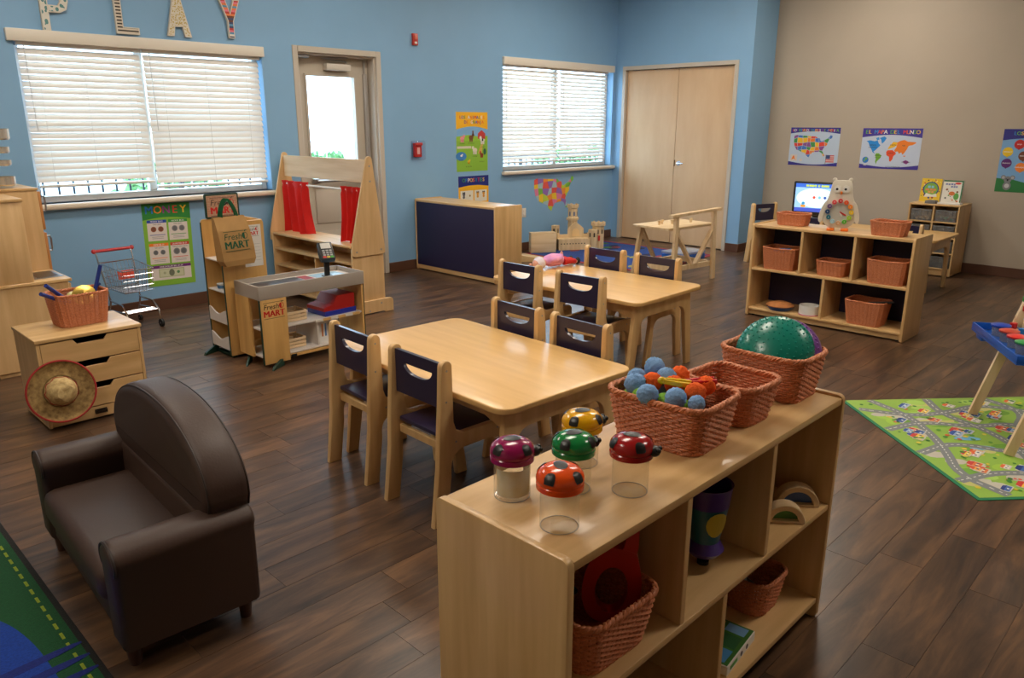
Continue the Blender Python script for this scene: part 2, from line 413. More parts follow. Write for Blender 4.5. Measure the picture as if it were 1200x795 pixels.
leaf = leaf.obj('door_leaf', mat('door_leaf_paint', (194, 184, 168), .4), d, smooth=False)
MB().box(gx0-.02, gx1+.02, a-.012, a, gz1, gz1+.02).box(gx0-.02, gx1+.02, a-.012, a, gz0-.02, gz0).box(gx0-.02, gx0, a-.012, a, gz0, gz1).box(gx1, gx1+.02, a-.012, a, gz0, gz1).obj('glazing_bead', frame_m, leaf, smooth=False)
part('pane', leaf, glass_m, gx0, gx1, a+.02, a+.026, gz0, gz1, 0)
for zz0, zz1 in ((.12, .5), (.58, .92)):
    MB().box(gx0+.02, gx1-.02, a-.008, a, zz0, zz1, .006, 2).obj('raised_panel', frame_m, leaf)
MB().tube([(gx0+.02, a-.055, 1.0), (gx1-.02, a-.055, 1.0)], .014, 8).box(gx0-.01, gx0+.04, a-.06, a, .975, 1.025, .004).box(gx1-.04, gx1+.01, a-.06, a, .975, 1.025, .004).obj('push_bar', steel, leaf)
c = MB().box(4.27, 4.54, .06, .13, 2.045, 2.105, .006, 2).obj('door_closer', mat('closer_cover', (206, 198, 186), .4), leaf)
MB().tube([(4.51, .095, 2.11), (4.51, .095, 2.13), (4.22, .085, 2.15), (4.51, .07, 2.165)], .008, 6).obj('closer_arm', steel, c)
MB().box(4.715, 4.755, .10, .135, .2, 2.03, .006, 2).box(4.725, 4.745, .11, .13, 2.03, 2.15, .003).obj('vertical_rod_cover', mat('aluminium_cover', (176, 172, 168), .4, metal=.5), leaf)
part('door_holder', d, steel, 3.94, 4.06, .02, .12, 2.14, 2.165, .004)

# closet double door
d = structure('door_2', (XB, 0, 0))
a, b = DD
MB().box(-.014, .10, a, a+.05, 0, 2.24, .003, 1).box(-.014, .10, b-.05, b, 0, 2.24, .003, 1).box(-.014, .10, a, b, 2.24, 2.29, .003, 1).obj('door_frame', frame_m, d)
birchd = mat('birch_door_veneer', (220, 188, 150), .38, var=.06, vscale=1.3, aniso=(5, 5, 1.2), rgb2=(212, 176, 136))
mid = (a+b)/2
for u, v in ((a+.055, mid-.003), (mid+.003, b-.055)):
    lf = MB().box(.035, .075, u, v, .012, 2.233, .002, 1).obj('door_leaf', birchd, d)
    if u < mid-.1:
        MB().cyl((.03, v-.07, 1.06), .03, .006, 20, axis='x').tube([(.034, v-.07, 1.06), (-.02, v-.07, 1.06), (-.025, v-.085, 1.06), (-.025, v-.17, 1.06)], .009, 8).obj('lever_handle', chrome, lf)
        MB().box(.028, .036, v-.012, v, 1.02, 1.1).obj('latch_plate', mat('brass_dark', (110, 80, 50), .4, metal=1), lf)
MB().box(.12, .13, a, b, 0, 2.29).obj('closet_back', black_p, d)

# ceiling lamps
lamp_m = mat('lamp_diffuser', (255, 255, 255), .5)
_b = lamp_m.node_tree.nodes['Principled BSDF']; _b.inputs['Emission Color'].default_value = (*LAMP_COL, 1); _b.inputs['Emission Strength'].default_value = LAMP
def troffer(x, y, label):
    t = thing('ceiling_light', label, 'ceiling light', (x, y, ZC))
    fr = MB()
    for q in ((-.61, .61, -.305, -.275), (-.61, .61, .275, .305), (-.61, -.58, -.275, .275), (.58, .61, -.275, .275)): fr.box(q[0], q[1], q[2], q[3], -.025, -.001)
    fr.obj('frame', white_p, t, smooth=False)
    MB().box(-.58, .58, -.275, .275, -.02, -.006).obj('diffuser', lamp_m, t, smooth=False)
for x, y, l in ((-.6, 2.3, 'added rectangular fill light above the green rug'), (3.6, -.2, 'added rectangular fill light in front of the shelf with ladybug jars'), (1.3, 4.9, 'rectangular ceiling light above the toy kitchen'), (4.1, 4.9, 'rectangular ceiling light above the puppet theatre'), (6.9, 5.0, 'rectangular ceiling light above the wooden castle'),  # first two are added fill, warming the shelf end and brightening the cubbies
                (2.2, 2.3, 'rectangular ceiling light above the bare maple table'), (5.0, 2.3, 'rectangular ceiling light above the gap between tables and cubby shelf'), (7.9, 3.2, 'rectangular ceiling light above the computer table')):
    troffer(x, y, l)

# outside: paved walk, railing, added pale ground and shrubs
o = MB().box(-8, 22, YA+.25, YA+3.2, -.2, -.05).obj('patio', mat('concrete', (190, 188, 182), .8, var=.1), smooth=False); tag(o, 'pale concrete walk outside the glazed door', 'patio')
o = MB().box(-30, 60, YA+3.2, YA+60, -.3, -.1).obj('overexposed_ground', mat('daylight_pale_ground', (196, 204, 212), .9, var=.08, vscale=.8), smooth=False); tag(o, 'added ground coloured pale as overexposed daylight beyond the railing outside', 'ground')  # invented ground; its pale colour stands in for overexposed daylight
rail = thing('railing', 'black metal railing outside the windows and glazed door', 'railing', (0, YA+2.6, -.05))
rm = mat('black_rail_paint', (28, 30, 34), .5)
part('top_rail', rail, rm, -2, 20, -.025, .025, 1.03, 1.08, .005); part('bottom_rail', rail, rm, -2, 20, -.015, .015, .1, .13, .003)
bm_ = MB().box(-.009, .009, -.009, .009, .1, 1.04).mesh('baluster', False); bm_.materials.append(rm)
for i in range(150): link('baluster', bm_, rail, (-2+i*.145, 0, 0))
for i in range(8): part('post', rail, rm, -2+i*2.9-.025, -2+i*2.9+.025, -.025, .025, 0, 1.1, .004)
leaf_m = mat('shrub_leaf', (112, 156, 92), .7, var=.35, vscale=3)
rs = random.Random(3)
for i in range(7):
    t = thing('shrub', 'rounded green shrub growing beyond the railing outside', 'shrub', (1.5+i*2.6+rs.random(), YA+4.2+rs.random()*1.2, -.095), 0, 'shrubs beyond the railing')
    f = MB()
    for k in range(260):
        a, e, r_ = rs.random()*6.283, math.asin(rs.uniform(-.2, 1)), rs.uniform(.55, .75)
        p = Vector((math.cos(a)*math.cos(e)*r_, math.sin(a)*math.cos(e)*r_, .6+math.sin(e)*r_*.8)); s_ = rs.uniform(.06, .12)
        M = T3(p) @ Euler((rs.random()*6, rs.random()*6, rs.random()*6)).to_matrix().to_4x4()
        f.raw([(-s_, 0, 0), (0, -s_*.5, 0), (s_, 0, 0), (0, s_*.5, 0)], [(0, 1, 2, 3)], M=M)
    f.obj('foliage', leaf_m, t, smooth=False, kind='stuff'); MB().tube([(0, 0, 0), (0, 0, .7)], .04, 6).obj('stem', mat('bark', (90, 70, 50), .9), t)

# ================================================================== CUBBY SHELVES
def cubby(loc, rz, label, W=1.25, D=.38, H=.77):
    t = thing('cubby_shelf', label, 'shelf', loc, rz, None); w, d = W/2, D/2
    for s in (-1, 1):
        pts = rrect(-d, d, 0, H, .018, 4)
        MB().prism(pts, 'x', s*w-(.02 if s > 0 else 0), s*w+(.02 if s < 0 else 0), .003, 2).obj('side_panel', maple_z, t)
    part('top', t, maple_x, -w+.02, w-.02, -d+.003, d-.003, H-.03, H-.008, .004, 2)
    part('middle_shelf', t, maple_x, -w+.02, w-.02, -d+.004, d-.012, .39, .41, .004, 2)
    part('bottom_shelf', t, maple_x, -w+.02, w-.02, -d+.004, d-.012, .055, .075, .004, 2)
    part('plinth', t, maple_x, -w+.02, w-.02, -d+.03, -d+.048, .012, .055)
    part('plinth', t, maple_x, -w+.02, w-.02, d-.03, d-.008, .012, .06)
    for x in (-w/3+.005, w/3-.005): part('divider', t, maple_z, x-.01, x+.01, -d+.006, d-.012, .41, H-.03)
    part('divider', t, maple_z, -.01, .01, -d+.006, d-.012, .075, .39)
    part('back_panel', t, navy_back, -w+.02, w-.02, d-.012, d-.004, .06, H-.03, 0)
    for s in (-1, 1):
        for y in (-d+.05, d-.05): MB().cyl((s*(w-.05), y, 0), .012, .055, 10).obj('foot', rubber, t)
    return t
cubby((1.5975, .98, 0), 0, 'maple cubby shelf topped with ladybug jars and wicker baskets', W=1.285)
cubby((6.03, 2.345, 0), -PI/2, 'maple cubby shelf topped with an owl clock and two baskets')
cubby((5.40, 5.97, 0), PI/2, 'maple shelf turned to the wall, showing its navy back panel')

# ================================================================== TABLES AND CHAIRS
def end_frame():
    out = [(-.375, 0), (-.318, 0), (-.262, .34)]+arc(-.185, .34, .077, 180, 90, 6)+arc(.185, .34, .077, 90, 0, 6)+[(.262, .34), (.318, 0), (.375, 0), (.315, .512), (-.315, .512)]
    return out
def table(loc, rz, label, L=1.22, Wd=.77, H=.54):
    t = thing('activity_table', label, 'table', loc, rz)
    MB().prism(rrect(-Wd/2, Wd/2, -L/2, L/2, .065, 7), 'z', H-.026, H, .006, 3).obj('tabletop', table_m, t)
    for s in (-1, 1):
        y = s*(L/2-.075)
        MB().prism(end_frame(), 'y', y-.014, y+.014, .004, 2).obj('leg_frame', chair_m, t)
        MB().prism([(-L/2+.09, .42), (-L/2+.13, .42)]+[(v, .445) for v in (-.4, .4)]+[(L/2-.13, .42), (L/2-.09, .42), (L/2-.09, .512), (-L/2+.09, .512)], 'x', s*.285-.011, s*.285+.011, .002, 1).obj('apron', chair_m, t)
        for q in (-1, 1): MB().cyl((q*.345, y, -.0), .014, .006, 10).obj('glide', rubber, t)
    return t
table((2.24, 2.43, 0), R(-2.5), 'bare maple activity table beside the shelf with ladybug jars')
table((3.967, 3.12, 0), R(1.5), 'maple activity table with a baby doll lying on it', Wd=.76)
# chair, facing +X
def chair_side():
    f = [(-.226, 0), (-.160, 0), (-.134, .20)]
    f += arc(-.065, .24, .069, 180, 90, 5)[0:] + arc(.07, .24, .069, 90, 0, 5)
    f += [(.139, .20), (.160, 0), (.219, 0), (.176, .30)] + arc(.146, .345, .03, 0, 90, 4) + [(-.07, .375)] + [(-.105, .392), (-.118, .43), (-.122, .655)]
    f += arc(-.148, .659, .026, 0, 180, 6) + [(-.182, .5), (-.192, .36), (-.197, .25)]
    return f
def slot_loops(w, z0, z1, sw, sz0, sz1, n=40):
    zc = sz1-.004; inner = []; outer = []
    for i in range(n):
        a = 2*PI*i/n; c, s_ = math.cos(a), math.sin(a)
        x = sw*math.copysign(abs(c)**.8, c); z = zc+.003*abs(c)**2+.003*s_ if s_ > 0 else zc+.003*abs(c)**2-(zc-sz0)*abs(s_)**1.0
        inner.append((x, z))
        cx, cz = 0, (z0+z1)/2; k = min(w/abs(c) if abs(c) > 1e-6 else 9, ((z1-z0)/2)/abs(s_) if abs(s_) > 1e-6 else 9)
        outer.append((cx+k*c, cz+k*s_))
    # pin the four corners
    for X, Z in ((w, z1), (-w, z1), (-w, z0), (w, z0)):
        j = min(range(n), key=lambda q: (outer[q][0]-X)**2+(outer[q][1]-Z)**2); outer[j] = (X, Z)
    return outer, inner
CH = {}
def make_chair():
    t = thing('child_chair', 'x', 'chair')
    for s in (-1, 1):
        y0, y1 = (.148, .178) if s > 0 else (-.178, -.148)
        p = MB().prism(chair_side(), 'y', y0, y1, .006, 2).obj('side_panel', chair_m, t)
        for bx, bz in ((-.15, .645), (-.155, .52), (-.11, .345), (.11, .345)):
            MB().cyl((bx, s*.1775, bz), .0045, .0015, 8, axis='y', M=T3((0, -.0005 if s > 0 else -.001, 0))).obj('bolt', steel, p)
    MB().box(-.15, .145, -.147, .147, .352, .372, .006, 2).box(.125, .15, -.147, .147, .33, .362, .006, 2).obj('seat', navy, t)
    o, i = slot_loops(.147, .485, .668, .096, .576, .620)
    mb = MB().ring_plate(o, i, 'x', -.158, -.142)
    mb.obj('backrest', navy, t, ang=30)
    part('stretcher', t, chair_m, -.15, -.13, -.147, .147, .30, .335, .003)
    return t
chair0 = make_chair(); first = [True]
def chair(x, y, rz, label):
    """x, y: centre of the backrest top on the floor plan"""
    c = chair0 if first[0] else copy_tree(chair0); first[0] = False
    c.location = (x+.15*math.cos(rz), y+.15*math.sin(rz), 0); c.rotation_euler = (0, 0, rz); c['label'] = label; c['group'] = 'navy and maple child chairs'
    return c
chair(1.825, 2.777, R(-3), 'navy maple child chair at the bare table, back to the armchair, nearer the store counter')
chair(1.791, 2.276, R(-2), 'navy maple child chair at the bare table, back to the armchair, nearer the ladybug jars')
chair(2.695, 2.604, PI+R(-3.5), 'navy maple child chair at the bare table, back to the doll table, nearer the doll')
chair(2.670, 2.169, PI+R(-2.5), 'navy maple child chair at the bare table, back to the doll table, nearer the pom-poms')
chair(3.537, 3.398, R(0), 'navy and maple child chair beside the baby doll, back toward the bare table')
chair(3.520, 2.874, R(3), 'navy maple child chair at the doll table, back to the bare table, far from doll')
chair(4.420, 3.380, PI, 'navy and maple child chair at the doll table, back toward the wooden castle')
chair(4.400, 2.910, PI+R(1), 'navy and maple child chair at the doll table, back toward the wooden workbench')
chair(7.48, 2.335, R(0), 'navy and maple child chair at the computer table, beside the drawer tower')
chair(7.42, 3.22, R(4), 'navy and maple child chair at the computer table, in front of the monitor')
chair(8.355, 4.125, R(-110), 'navy and maple child chair by the blue return wall at the computer table end')
table((7.93, 2.91, 0), 0, 'maple computer table behind the owl-topped shelf', L=1.7, Wd=.76)

# ================================================================== BROWN ARMCHAIR
leather = mat('brown_leatherette', (66, 46, 37), .5, var=.08, vscale=3, bump=.12, bscale=140.)
ac = thing('armchair', 'dark brown leatherette child armchair beside the green rug', 'armchair', (.775, 2.56, 0), R(-3))
seam = mat('leather_seam', (48, 36, 32), .5)
hw = .485
def armprof(y0, y1):
    r = (y1-y0)/2
    return [(y0+.008, .075), (y1-.008, .075), (y1-.004, .33)]+arc((y0+y1)/2, .355, r+.008, 0, 180, 10, .055)+[(y0+.004, .33)]
for s in (-1, 1):
    y0, y1 = (hw-.125, hw) if s > 0 else (-hw, -hw+.125)
    a = MB().prism(armprof(y0, y1), 'x', -.205, .215, .022, 3).obj('arm', leather, ac)
    q = [(-.207, y, z) for y, z in armprof(y0, y1)[2:]]
    MB().tube([(-.198, y*.985+(y0+y1)/2*.015, z-.004) for _, y, z in q], .005, 6).obj('piping', seam, a)
MB().box(-.19, .20, -hw+.11, hw-.11, .075, .21, .02, 3).obj('seat_base', leather, ac)
MB().box(-.215, .14, -hw+.127, hw-.127, .17, .29, .04, 4).obj('seat_cushion', leather, ac)
# arched back cushion
bp_ = [(-.41, .365), (.41, .365), (.45, .40), (.462, .44)]+smooth_pts([(.462, .44), (.455, .50), (.40, .575), (.30, .635), (.16, .675), (0, .685), (-.16, .675), (-.30, .635), (-.40, .575), (-.455, .50), (-.462, .44)], 2, False)[1:]+[(-.45, .40)]
bk = MB().prism(bp_, 'x', .075, .225, .035, 4).obj('back_cushion', leather, ac)
for xx in (.087, .213): MB().tube([(xx, y*.982, .365+(z-.365)*.972) for y, z in bp_[2:]], .0035, 6).obj('piping', seam, bk)
MB().box(.07, .215, -hw+.07, hw-.07, .09, .40, .025, 3).obj('back_frame', leather, ac)
for x in (-.165, .175):
    for y in (-hw+.06, hw-.06): MB().lathe([(0, 0), (.018, 0), (.026, .085), (0, .085)], 10, M=T3((x, y, 0))).obj('leg', mat('walnut_leg', (70, 44, 34), .4), ac)

# ================================================================== DRAWER CABINET WITH HAT
dc = thing('drawer_cabinet', 'low maple three-drawer cabinet with a straw hat hung on its front', 'cabinet', (1.20, 4.51, 0))
w, d, H = .255, .21, .49
for s in (-1, 1): part('side_panel', dc, maple_z, s*w-(.016 if s > 0 else 0), s*w+(.016 if s < 0 else 0), -d, d, .01, H-.02)
MB().box(-w-.006, w+.006, -d-.008, d, H-.02, H, .004, 2).obj('top', maple_x, dc)
part('back_panel', dc, maple_x, -w+.016, w-.016, d-.012, d, .01, H-.02); part('bottom', dc, maple_x, -w+.016, w-.016, -d+.02, d-.012, .05, .066)
kp = part('plinth', dc, maple_x, -w+.016, w-.016, -d+.004, -d+.02, .012, .075)
MB().box(-.03, .03, -d+.0, -d+.006, .032, .058, .002).box(-.024, .024, -d-.012, -d-.004, .04, .05, .002).box(-.028, -.02, -d-.012, -d, .036, .054).box(.02, .028, -d-.012, -d, .036, .054).obj('pull', mat('dark_bronze', (60, 48, 40), .4, metal=.8), kp)
for i in range(3):
    z0 = .08+i*.130; z1 = z0+.124
    pr = [(-w+.018, z0), (w-.018, z0), (w-.018, z1), (.085, z1), (.065, z1-.028), (-.065, z1-.028), (-.085, z1), (-w+.018, z1)]
    dr = MB().prism(pr, 'y', -d-.001, -d+.015, .002, 1).obj('drawer', maple_x, dc)
    MB().box(-w+.03, w-.03, -d+.016, d-.03, z0+.005, z0+.012).box(-w+.03, w-.03, d-.04, d-.03, z0+.01, z1-.02).obj('drawer_box', mat('drawer_inside', (40, 34, 30), .7), dr)
hat = thing('straw_hat', 'straw sombrero with red edging hung on the drawer cabinet front', 'hat', (1.015, 4.262, .215), rot=(R(78), 0, R(-4)))
straw = mat('straw', (176, 146, 92), .8, var=.35, vscale=40, rgb2=(120, 92, 52), bump=.5, bscale=160.)
prof = [(.078, .008), (.082, -.002), (.11, -.004), (.14, .004), (.158, .022), (.156, .026), (.138, .009), (.11, .001), (.083, .006)]
MB().lathe(prof, 40).obj('brim', straw, hat)
crn = MB().lathe([(0, .112), (.012, .118), (.034, .114), (.052, .092), (.066, .055), (.074, .02), (.080, .002), (.077, .002), (.071, .022), (.062, .055), (.048, .088), (.03, .108), (0, .106)], 40)
for v in crn.bm.verts:
    if v.co.z > .07: v.co.x += .006*math.sin(v.co.y*60); v.co.z -= .012*max(0, 1-(v.co.x/.03)**2)*(v.co.z > .1)
crn.obj('crown', mat('pale_straw', (206, 180, 126), .8, var=.25, vscale=50, rgb2=(170, 140, 90), bump=.5, bscale=200.), hat)
red_t = mat('red_trim', (170, 40, 40), .7)
MB().tube([(.158*math.cos(a), .158*math.sin(a), .024) for a in [2*PI*i/48 for i in range(48)]], .005, 6, True).obj('brim_edging', red_t, hat)
zz = [(math.cos(2*PI*i/36)*(.071 if i % 4 < 2 else .076), math.sin(2*PI*i/36)*(.071 if i % 4 < 2 else .076), .03 if i % 4 < 2 else .016) for i in range(36)]
MB().tube(zz, .0025, 5, True).obj('hat_band', red_t, hat)

# ================================================================== TOY KITCHEN
kt = thing('toy_sink_cabinet', 'maple toy sink cabinet with a raised backsplash box, by the shopping cart', 'toy kitchen', (1.06, 5.64, 0))
# x to +.40 (fronts face +X), y -.21 .. +.22
part('body', kt, birch_z, -.10, .38, -.205, .215, .03, .565); part('plinth', kt, birch_z, -.08, .34, -.19, .20, 0, .03)
MB().box(-.11, .40, -.215, .222, .565, .585, .003, 1).obj('countertop', wood('maple_counter', (228, 190, 136), (216, 174, 118), 'y', .3), kt)
bs = MB().box(.215, .385, -.12, .15, .586, .588).box(.23, .37, -.105, .135, .588, .5892).obj('sink_basin', steel, kt)
MB().box(.235, .365, -.10, .13, .5895, .590).obj('basin_shade_plate', mat('sink_shadow', (90, 88, 86), .3, metal=1), bs)  # flat dark plate painted as the shade inside the basin
MB().box(-.10, .19, -.205, -.19, .587, 1.085, .003).box(-.10, .19, .2, .215, .587, 1.085).box(-.10, -.085, -.19, .2, .587, 1.085).obj('hutch', birch_z, kt)
MB().box(-.11, .20, -.212, .222, 1.085, 1.105, .003).obj('hutch_top', maple_x, kt)
for y0, y1 in ((-.195, .005), (.01, .205)):
    dd = part('door', kt, birch_z, .38, .396, y0, y1, .05, .55); MB().tube([(.396, y1-.03, .36), (.42, y1-.03, .36), (.42, y1-.03, .46), (.396, y1-.03, .46)], .005, 6).obj('handle', steel, dd)
fg = thing('toy_refrigerator', 'tall maple toy refrigerator with metal handles behind the toy sink', 'toy kitchen', (1.06, 6.17, 0))
part('body', fg, birch_z, -.10, .40, -.28, .20, .02, 1.115); part('plinth', fg, birch_z, -.08, .36, -.26, .18, 0, .02)
MB().box(-.11, .405, -.285, .205, 1.115, 1.132, .003).obj('top', maple_x, fg)
for z0, z1, zh in ((.06, .83, .70), (.85, 1.105, .97)):
    dd = MB().box(.402, .42, -.27, .19, z0, z1, .003).obj('door', mat('brown_edge_door', (190, 130, 74), .4), fg)
    MB().tube([(.42, -.22, zh), (.447, -.22, zh), (.452, -.22, zh+.02), (.452, -.22, zh+.08), (.447, -.22, zh+.1), (.42, -.22, zh+.1)], .006, 8).obj('handle', steel, dd)
# pots stacked on the toy kitchen
potm = mat('polished_pot', (222, 216, 206), .25, metal=.75)
rack = thing('pot_stand', 'wooden upright holding small metal pots on the toy kitchen', 'stand', (1.20, 6.05, 1.132))
part('post', rack, maple_z, -.02, .02, -.02, .02, 0, .42); part('base', rack, maple_x, -.07, .07, -.06, .06, 0, .014)
for i, (z, r_, h_, lb) in enumerate(((0.015, .062, .06, 'small straight metal pot at the foot of the pot stand'), (.145, .055, .035, 'shallow metal pan hung second from the bottom of the pot stand'), (.225, .056, .04, 'metal saucepan hung third from the bottom of the pot stand'), (.31, .07, .07, 'largest metal pot topmost on the pot stand'))):
    p = thing('toy_pot', lb, 'toy pot', (1.31, 6.0, 1.132+z), 0, 'toy pots')
    MB().lathe([(0, 0), (r_*.85, 0), (r_, .01), (r_, h_), (r_+.004, h_+.002), (r_-.004, h_-.001), (r_-.004, .012), (0, .006)], 24).obj('bowl', potm, p)
    MB().tube([(-r_, 0, h_-.01), (-r_-.06, .02, h_-.005), (-r_-.09, .03, h_-.005)], .005, 6).obj('handle', potm, p)

# ================================================================== PUPPET THEATRE
pt = thing('puppet_theatre', 'maple puppet theatre with red curtains before the glazed door', 'puppet theatre', (3.62, 5.87, 0))
xf, xb_ = -.155, .155
for s in (-1, 1):
    y0, y1 = (.63, .65) if s > 0 else (-.65, -.63)
    MB().box(xf, xb_, y0, y1, .03, .56, .003).obj('lower_side', birch_z, pt)
    yo0, yo1 = (.65, .668) if s > 0 else (-.668, -.65)
    up = [(xf-.008, .515), (xf+.012, .50), (xb_-.012, .50), (xb_+.008, .515), (xb_+.005, .58), (.07, 1.265)]+arc(.04, 1.268, .03, 10, 170, 6)+[(.008, 1.262), (xf-.005, .60)]
    u = MB().prism(up, 'y', yo0, yo1, .003, 1).obj('upper_side', birch_z, pt)
    for bx, bz in ((-.12, .54), (.12, .54), (.04, 1.10), (.04, 1.22)): MB().cyl((bx, (yo0 if s < 0 else yo1)-.001, bz), .008, .002, 10, axis='y').obj('bolt', steel, u)
    ft = [(-.22, 0), (-.14, 0), (-.13, .012), (.13, .012), (.14, 0), (.225, 0)]+arc(.19, .085, .035, 0, 90, 5)+arc(-.185, .085, .035, 90, 180, 5)
    f = MB().prism(ft, 'y', yo0-.001, yo1+.001, .003, 1).obj('foot', birch_z, pt)
    for bx, bz in ((-.02, .03), (.1, .085)): MB().cyl((bx, (yo0 if s < 0 else yo1)-.002, bz), .008, .003, 10, axis='y').obj('bolt', steel, f)
part('header_board', pt, wood('maple_header', (232, 204, 166), (220, 186, 142), 'y'), .02, .042, -.65, .65, 1.085, 1.27, .003)
part('stage_ledge', pt, maple_y, xf, xb_, -.63, .63, .565, .585, .003)
for z in (.06, .285, .435): part('shelf', pt, maple_y, xf+.01, xb_-.008, -.63, .63, z-.009, z+.009)
part('back_panel', pt, maple_z, xb_-.008, xb_-.001, -.63, .63, .05, .565, 0); part('divider', pt, maple_z, xf+.012, xb_-.01, -.06, -.045, .07, .425)
rod = MB().tube([(.0, -.66, 1.02), (.0, .66, 1.02)], .010, 8).obj('curtain_rod', white_p, pt)
cur = mat('red_curtain', (232, 44, 36), .6, sheen=.2); add_translucency(cur, .3); cur.node_tree.nodes['Translucent BSDF'].inputs[0].default_value = (*lin((236, 60, 48)), 1)
def curtain(y0, y1, drift, seed):
    rr = random.Random(seed); n, k = 40, 16; vs = []; fs = []
    for j in range(k+1):
        t = j/k; z = 1.045-.455*t if j else 1.05
        for i in range(n+1):
            s = i/n; spread = 1-.10*math.sin(PI*t)
            y = (y0+y1)/2+(s-.5)*(y1-y0)*spread+drift*t*t*(1-s*.6)
            x = (.016+.016*t)*math.sin(s*PI*7+seed+t*1.2)+.006*math.sin(s*31)
            if j == 1: x *= .5
            vs.append((x-.014 if j != 1 else x*.6-.016, y, z+.008*math.sin(s*9+seed)*t))
    for j in range(k):
        for i in range(n):
            a = j*(n+1)+i; fs.append((a, a+1, a+n+2, a+n+1))
    mb = MB().raw(vs, fs); bmesh.ops.solidify(mb.bm, geom=mb.bm.faces[:], thickness=.003); return mb.obj('curtain', cur, pt)
curtain(.20, .62, -.05, 1); curtain(-.62, -.34, .07, 2)
o = thing('toy_bowl', 'yellow plastic bowl on the puppet theatre shelf', 'bowl', (3.60, 5.62, .296), 0)
MB().lathe([(0, 0), (.04, 0), (.085, .05), (.09, .052), (.08, .048), (.036, .006), (0, .006)], 24).obj('bowl', plastic((240, 200, 30)), o)
o = thing('toy_truck', 'small red toy truck on the puppet theatre shelf beside the bowl', 'toy', (3.58, 5.42, .296), R(80))
MB().box(-.06, .06, -.03, .03, .015, .045, .006).box(.01, .055, -.028, .028, .045, .075, .006).obj('body', plastic((190, 30, 30)), o)
for a in (-.035, .035):
    for b in (-.032, .026): MB().cyl((a, b, .014), .014, .008, 12, axis='y').obj('wheel', rubber, o)

# ================================================================== GROCERY STAND
gs = thing('grocery_counter', 'toy grocery checkout counter with a grey belt top and Fresh Mart front panel', 'toy counter', (2.64, 4.615, 0))
grey = mat('grey_laminate', (172, 162, 152), .4); melw = mat('white_melamine', (222, 214, 208), .4); grn = mat('dark_green_edge', (22, 58, 44), .5)
w, d = .40, .165
MB().box(-w, w, -d, -d+.014, .46, .55, .002).obj('front_fascia', grey, gs); MB().box(-w, w, d-.014, d, .46, .55, .002).obj('rear_fascia', grey, gs)
part('end_fascia', gs, grey, -w, -w+.014, -d+.014, d-.014, .46, .55); part('end_fascia', gs, grey, w-.014, w, -d+.014, d-.014, .46, .55)
part('counter_top', gs, melw, -w+.014, w-.014, -d+.014, d-.014, .505, .518)
MB().box(-w+.04, .02, -d+.05, d-.05, .518, .521, .001).obj('belt', mat('belt_rubber', (56, 58, 66), .35), gs)
art = MB(); art.box(.03, .10, -d+.05, d-.05, .518, .5195, m=mat('price_print', (150, 40, 50), .5)).box(.12, .34, -d+.04, d-.05, .518, .5195, m=mat('scanner_print', (150, 190, 215), .3)); art.obj('scanner_plate', None, gs, smooth=False)
side_w = wood('maple_stand', (226, 182, 112), (212, 164, 96), 'z', .4)
MB().box(-w, -w+.016, -.02, d, .06, .46).obj('left_end_panel', side_w, gs)
part('end_panel', gs, side_w, w-.02, w-.004, -d+.01, d-.01, .02, .46)
MB().box(w-.003, w, -d+.008, d-.008, .02, .46).obj('end_edging', grn, gs)
fp = MB().box(-w+.005, -w+.19, -d+.002, -d+.016, .03, .46, .002).obj('front_panel', side_w, gs)
MB().box(-w+.001, -w+.005, -d+.0, -d+.018, .03, .46).obj('panel_edging', grn, gs)
part('shelf', gs, melw, -w+.016, w-.02, -d+.02, d-.01, .25, .262); part('shelf', gs, melw, -w+.016, w-.02, -d+.02, d-.01, .065, .077)
part('back_board', gs, side_w, -w+.016, w-.02, d-.01, d-.002, .06, .12)
part('divider', gs, melw, .02, .034, -d+.03, d-.01, .077, .25)
MB().box(-w+.2, w-.02, -d+.008, -d+.02, .045, .063, .001, m=side_w).box(-w+.2, -w+.24, -d+.006, -d+.0075, .045, .063, m=black_p).obj('rule_strip', None, gs, smooth=False)
rs_ = MB()
for i in range(6): rs_.box(.0+i*.06, .0+i*.06+.058, -d+.008, -d+.02, .246, .262, m=(side_w if i % 2 else white_p))
rs_.obj('price_strip', None, gs, smooth=False)
for x, y, r_ in ((-w+.05, -d-.035, 0), (-w-.0, .03, 0)):
    MB().prism([(-.075, 0), (.06, 0), (.06, .05), (.03, .05), (-.06, .018)], 'x', -.008, .008, .002, 1, M=TR(x+.04 if y < 0 else x-.0, y+.02, 0, 0, 0, R(-60) if y < 0 else R(-40))).obj('foot', grn, gs)
